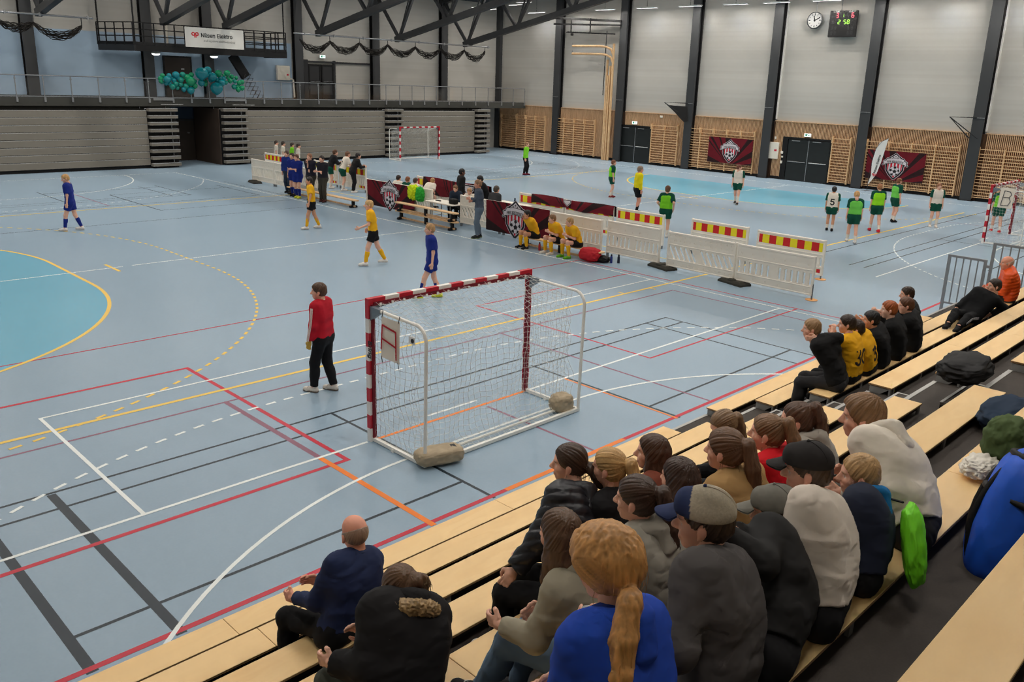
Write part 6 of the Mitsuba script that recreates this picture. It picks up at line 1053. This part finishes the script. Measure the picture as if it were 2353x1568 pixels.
# ------------------------------------------------------------------ bags, bottles and small things
def bottle(x, y, z, c, label, h=.25, r=.036):
    t = thing('drink_bottle', label, 'bottle', 'drink bottles'); mat('m_bottle_' + c[0], c[1], .3, .5); put('bottle_body', lathe([(0, 0), (r, 0), (r, h * .7), (r * .6, h * .82), (r * .6, h * .86), (0, h * .86)], 16).apply_translation((x, y, z)), 'm_bottle_' + c[0], t, 30); put('bottle_cap', lathe([(0, h * .86), (r * .65, h * .86), (r * .6, h), (0, h)], 14).apply_translation((x, y, z)), 'm_black', t, 30)
bottle(10.45, 8.15, 0, ('red', (176, 40, 48)), 'red drink bottle on the floor beside the yellow player with white shoes'); bottle(10.8, 5.6, 0, ('blue', (36, 48, 120)), 'blue drink bottle on the floor right of the bench'); bottle(10.95, 5.45, 0, ('night', (28, 34, 52)), 'dark drink bottle on the floor right of the bench'); bottle(13.0, 11.85, .745, ('navy', (36, 66, 104)), 'blue bottle standing on the second table')
mat('m_redcloth', (190, 34, 44), .7, .3); mat('m_bagblue', (28, 84, 196), .55, .4); mat('m_bagnavy', (38, 52, 70), .8, .2); mat('m_olive', (70, 86, 52), .8, .2)
t = thing('red_bag', 'red quilted bag on the floor beside the bench', 'bag'); put('sack', blobmesh((10.5, 6.15, .2), (.24, .34, .2), 8, .16, 3), 'm_redcloth', t, True)
t = thing('black_bag', 'black bag and clothes on the floor beside the red bag', 'bag'); put('sack', blobmesh((10.7, 5.6 + .28, .09), (.2, .26, .09), 9, .25, 3), 'm_black', t, True)
t = thing('bib_pile', 'pile of yellow and green bibs hung over a white barrier', 'bibs'); mat('m_bibyellow', (214, 236, 30), .7, .3); put('bib', blobmesh((11.3, 15.45, .9), (.17, .26, .27), 2, .35, 5), 'm_bibyellow', t, True); put('bib', blobmesh((11.32, 15.12, .86), (.15, .17, .25), 6, .35, 5), 'm_bgreenbib', t, True)
t = thing('laptop', 'black camera bag on the white table', 'camera bag'); put('body', cbox((11.3, 13.2, .84), (.22, .3, .18), .03), 'm_black', t); t = thing('microphone', 'black handset lying on the white table', 'handset'); put('body', cbox((11.35, 14.1, .76), (.06, .28, .03), .01), 'm_black', t)
y7, z7 = seat(7); t = thing('duffel_bag', 'large blue duffel bag with black straps standing between the benches', 'bag')
Mb_ = frame((-2.92, -8.42, z7 + .14), (.93, .25, -.26), (-.2, .95, .2), (.29, -.14, .94)); put('sack', moved(blobmesh((0, 0, 0), (.3, .24, .42), 5, .05, 2, 5, 3.4), Mb_), 'm_bagblue', t, True)
for s in (-.14, .14): put('strap', moved(tube([(s, .235 * math.cos(a) * 1.06, .44 * math.sin(a)) for a in np.linspace(0, 2 * math.pi, 33)[:-1]], .022, 6, closed=True), Mb_), 'm_black', t, True)
put('strap', moved(tube([(.31 * math.cos(a), .25 * math.sin(a), .12) for a in np.linspace(0, 2 * math.pi, 33)[:-1]], .02, 6, closed=True), Mb_), 'm_black', t, True); put('lid_piping', moved(tube([(.25 * math.cos(a), .19 * math.sin(a), .36) for a in np.linspace(0, 2 * math.pi, 33)[:-1]], .02, 6, closed=True), Mb_), 'm_black', t, True)
y6, z6 = seat(6); t = thing('backpack', 'black rucksack lying at the right end of a bench near the aisle', 'bag', 'dark bags on the grandstand'); put('sack', blobmesh((1.55, -6.75, z6 - .0), (.42, .24, .13), 11, .2, 2.5), 'm_black', t, True)
t = thing('backpack', 'dark navy rucksack on the deck behind the black rucksack', 'bag', 'dark bags on the grandstand'); put('sack', blobmesh((.35, -7.5, z6 + .0), (.42, .2, .13), 12, .22, 2.5), 'm_bagnavy', t, True); t = thing('olive_bag', 'olive green rucksack at the right edge of the picture', 'bag'); put('sack', blobmesh((-1.75, -8.0, z7 + .17), (.2, .14, .17), 13, .18, 3), 'm_olive', t, True)
t = thing('lunch_paper', 'crumpled white paper bag beside the olive rucksack', 'paper bag'); put('paper', blobmesh((-2.1, -7.95, z7 + .06), (.17, .1, .06), 14, .3, 4), 'm_cream', t, True); t = thing('padlock', 'small yellow green padlock shaped tag under a bench near the aisle', 'tag'); put('body', cbox((2.42, -5.72, 1.36), (.07, .04, .07), .01), 'm_bibyellow', t); put('ring', tube([(2.36 + .035 * math.cos(a), -5.72, 1.4 + .035 * math.sin(a)) for a in np.linspace(0, 6.0, 14)], .007, 5), 'm_bibyellow', t)
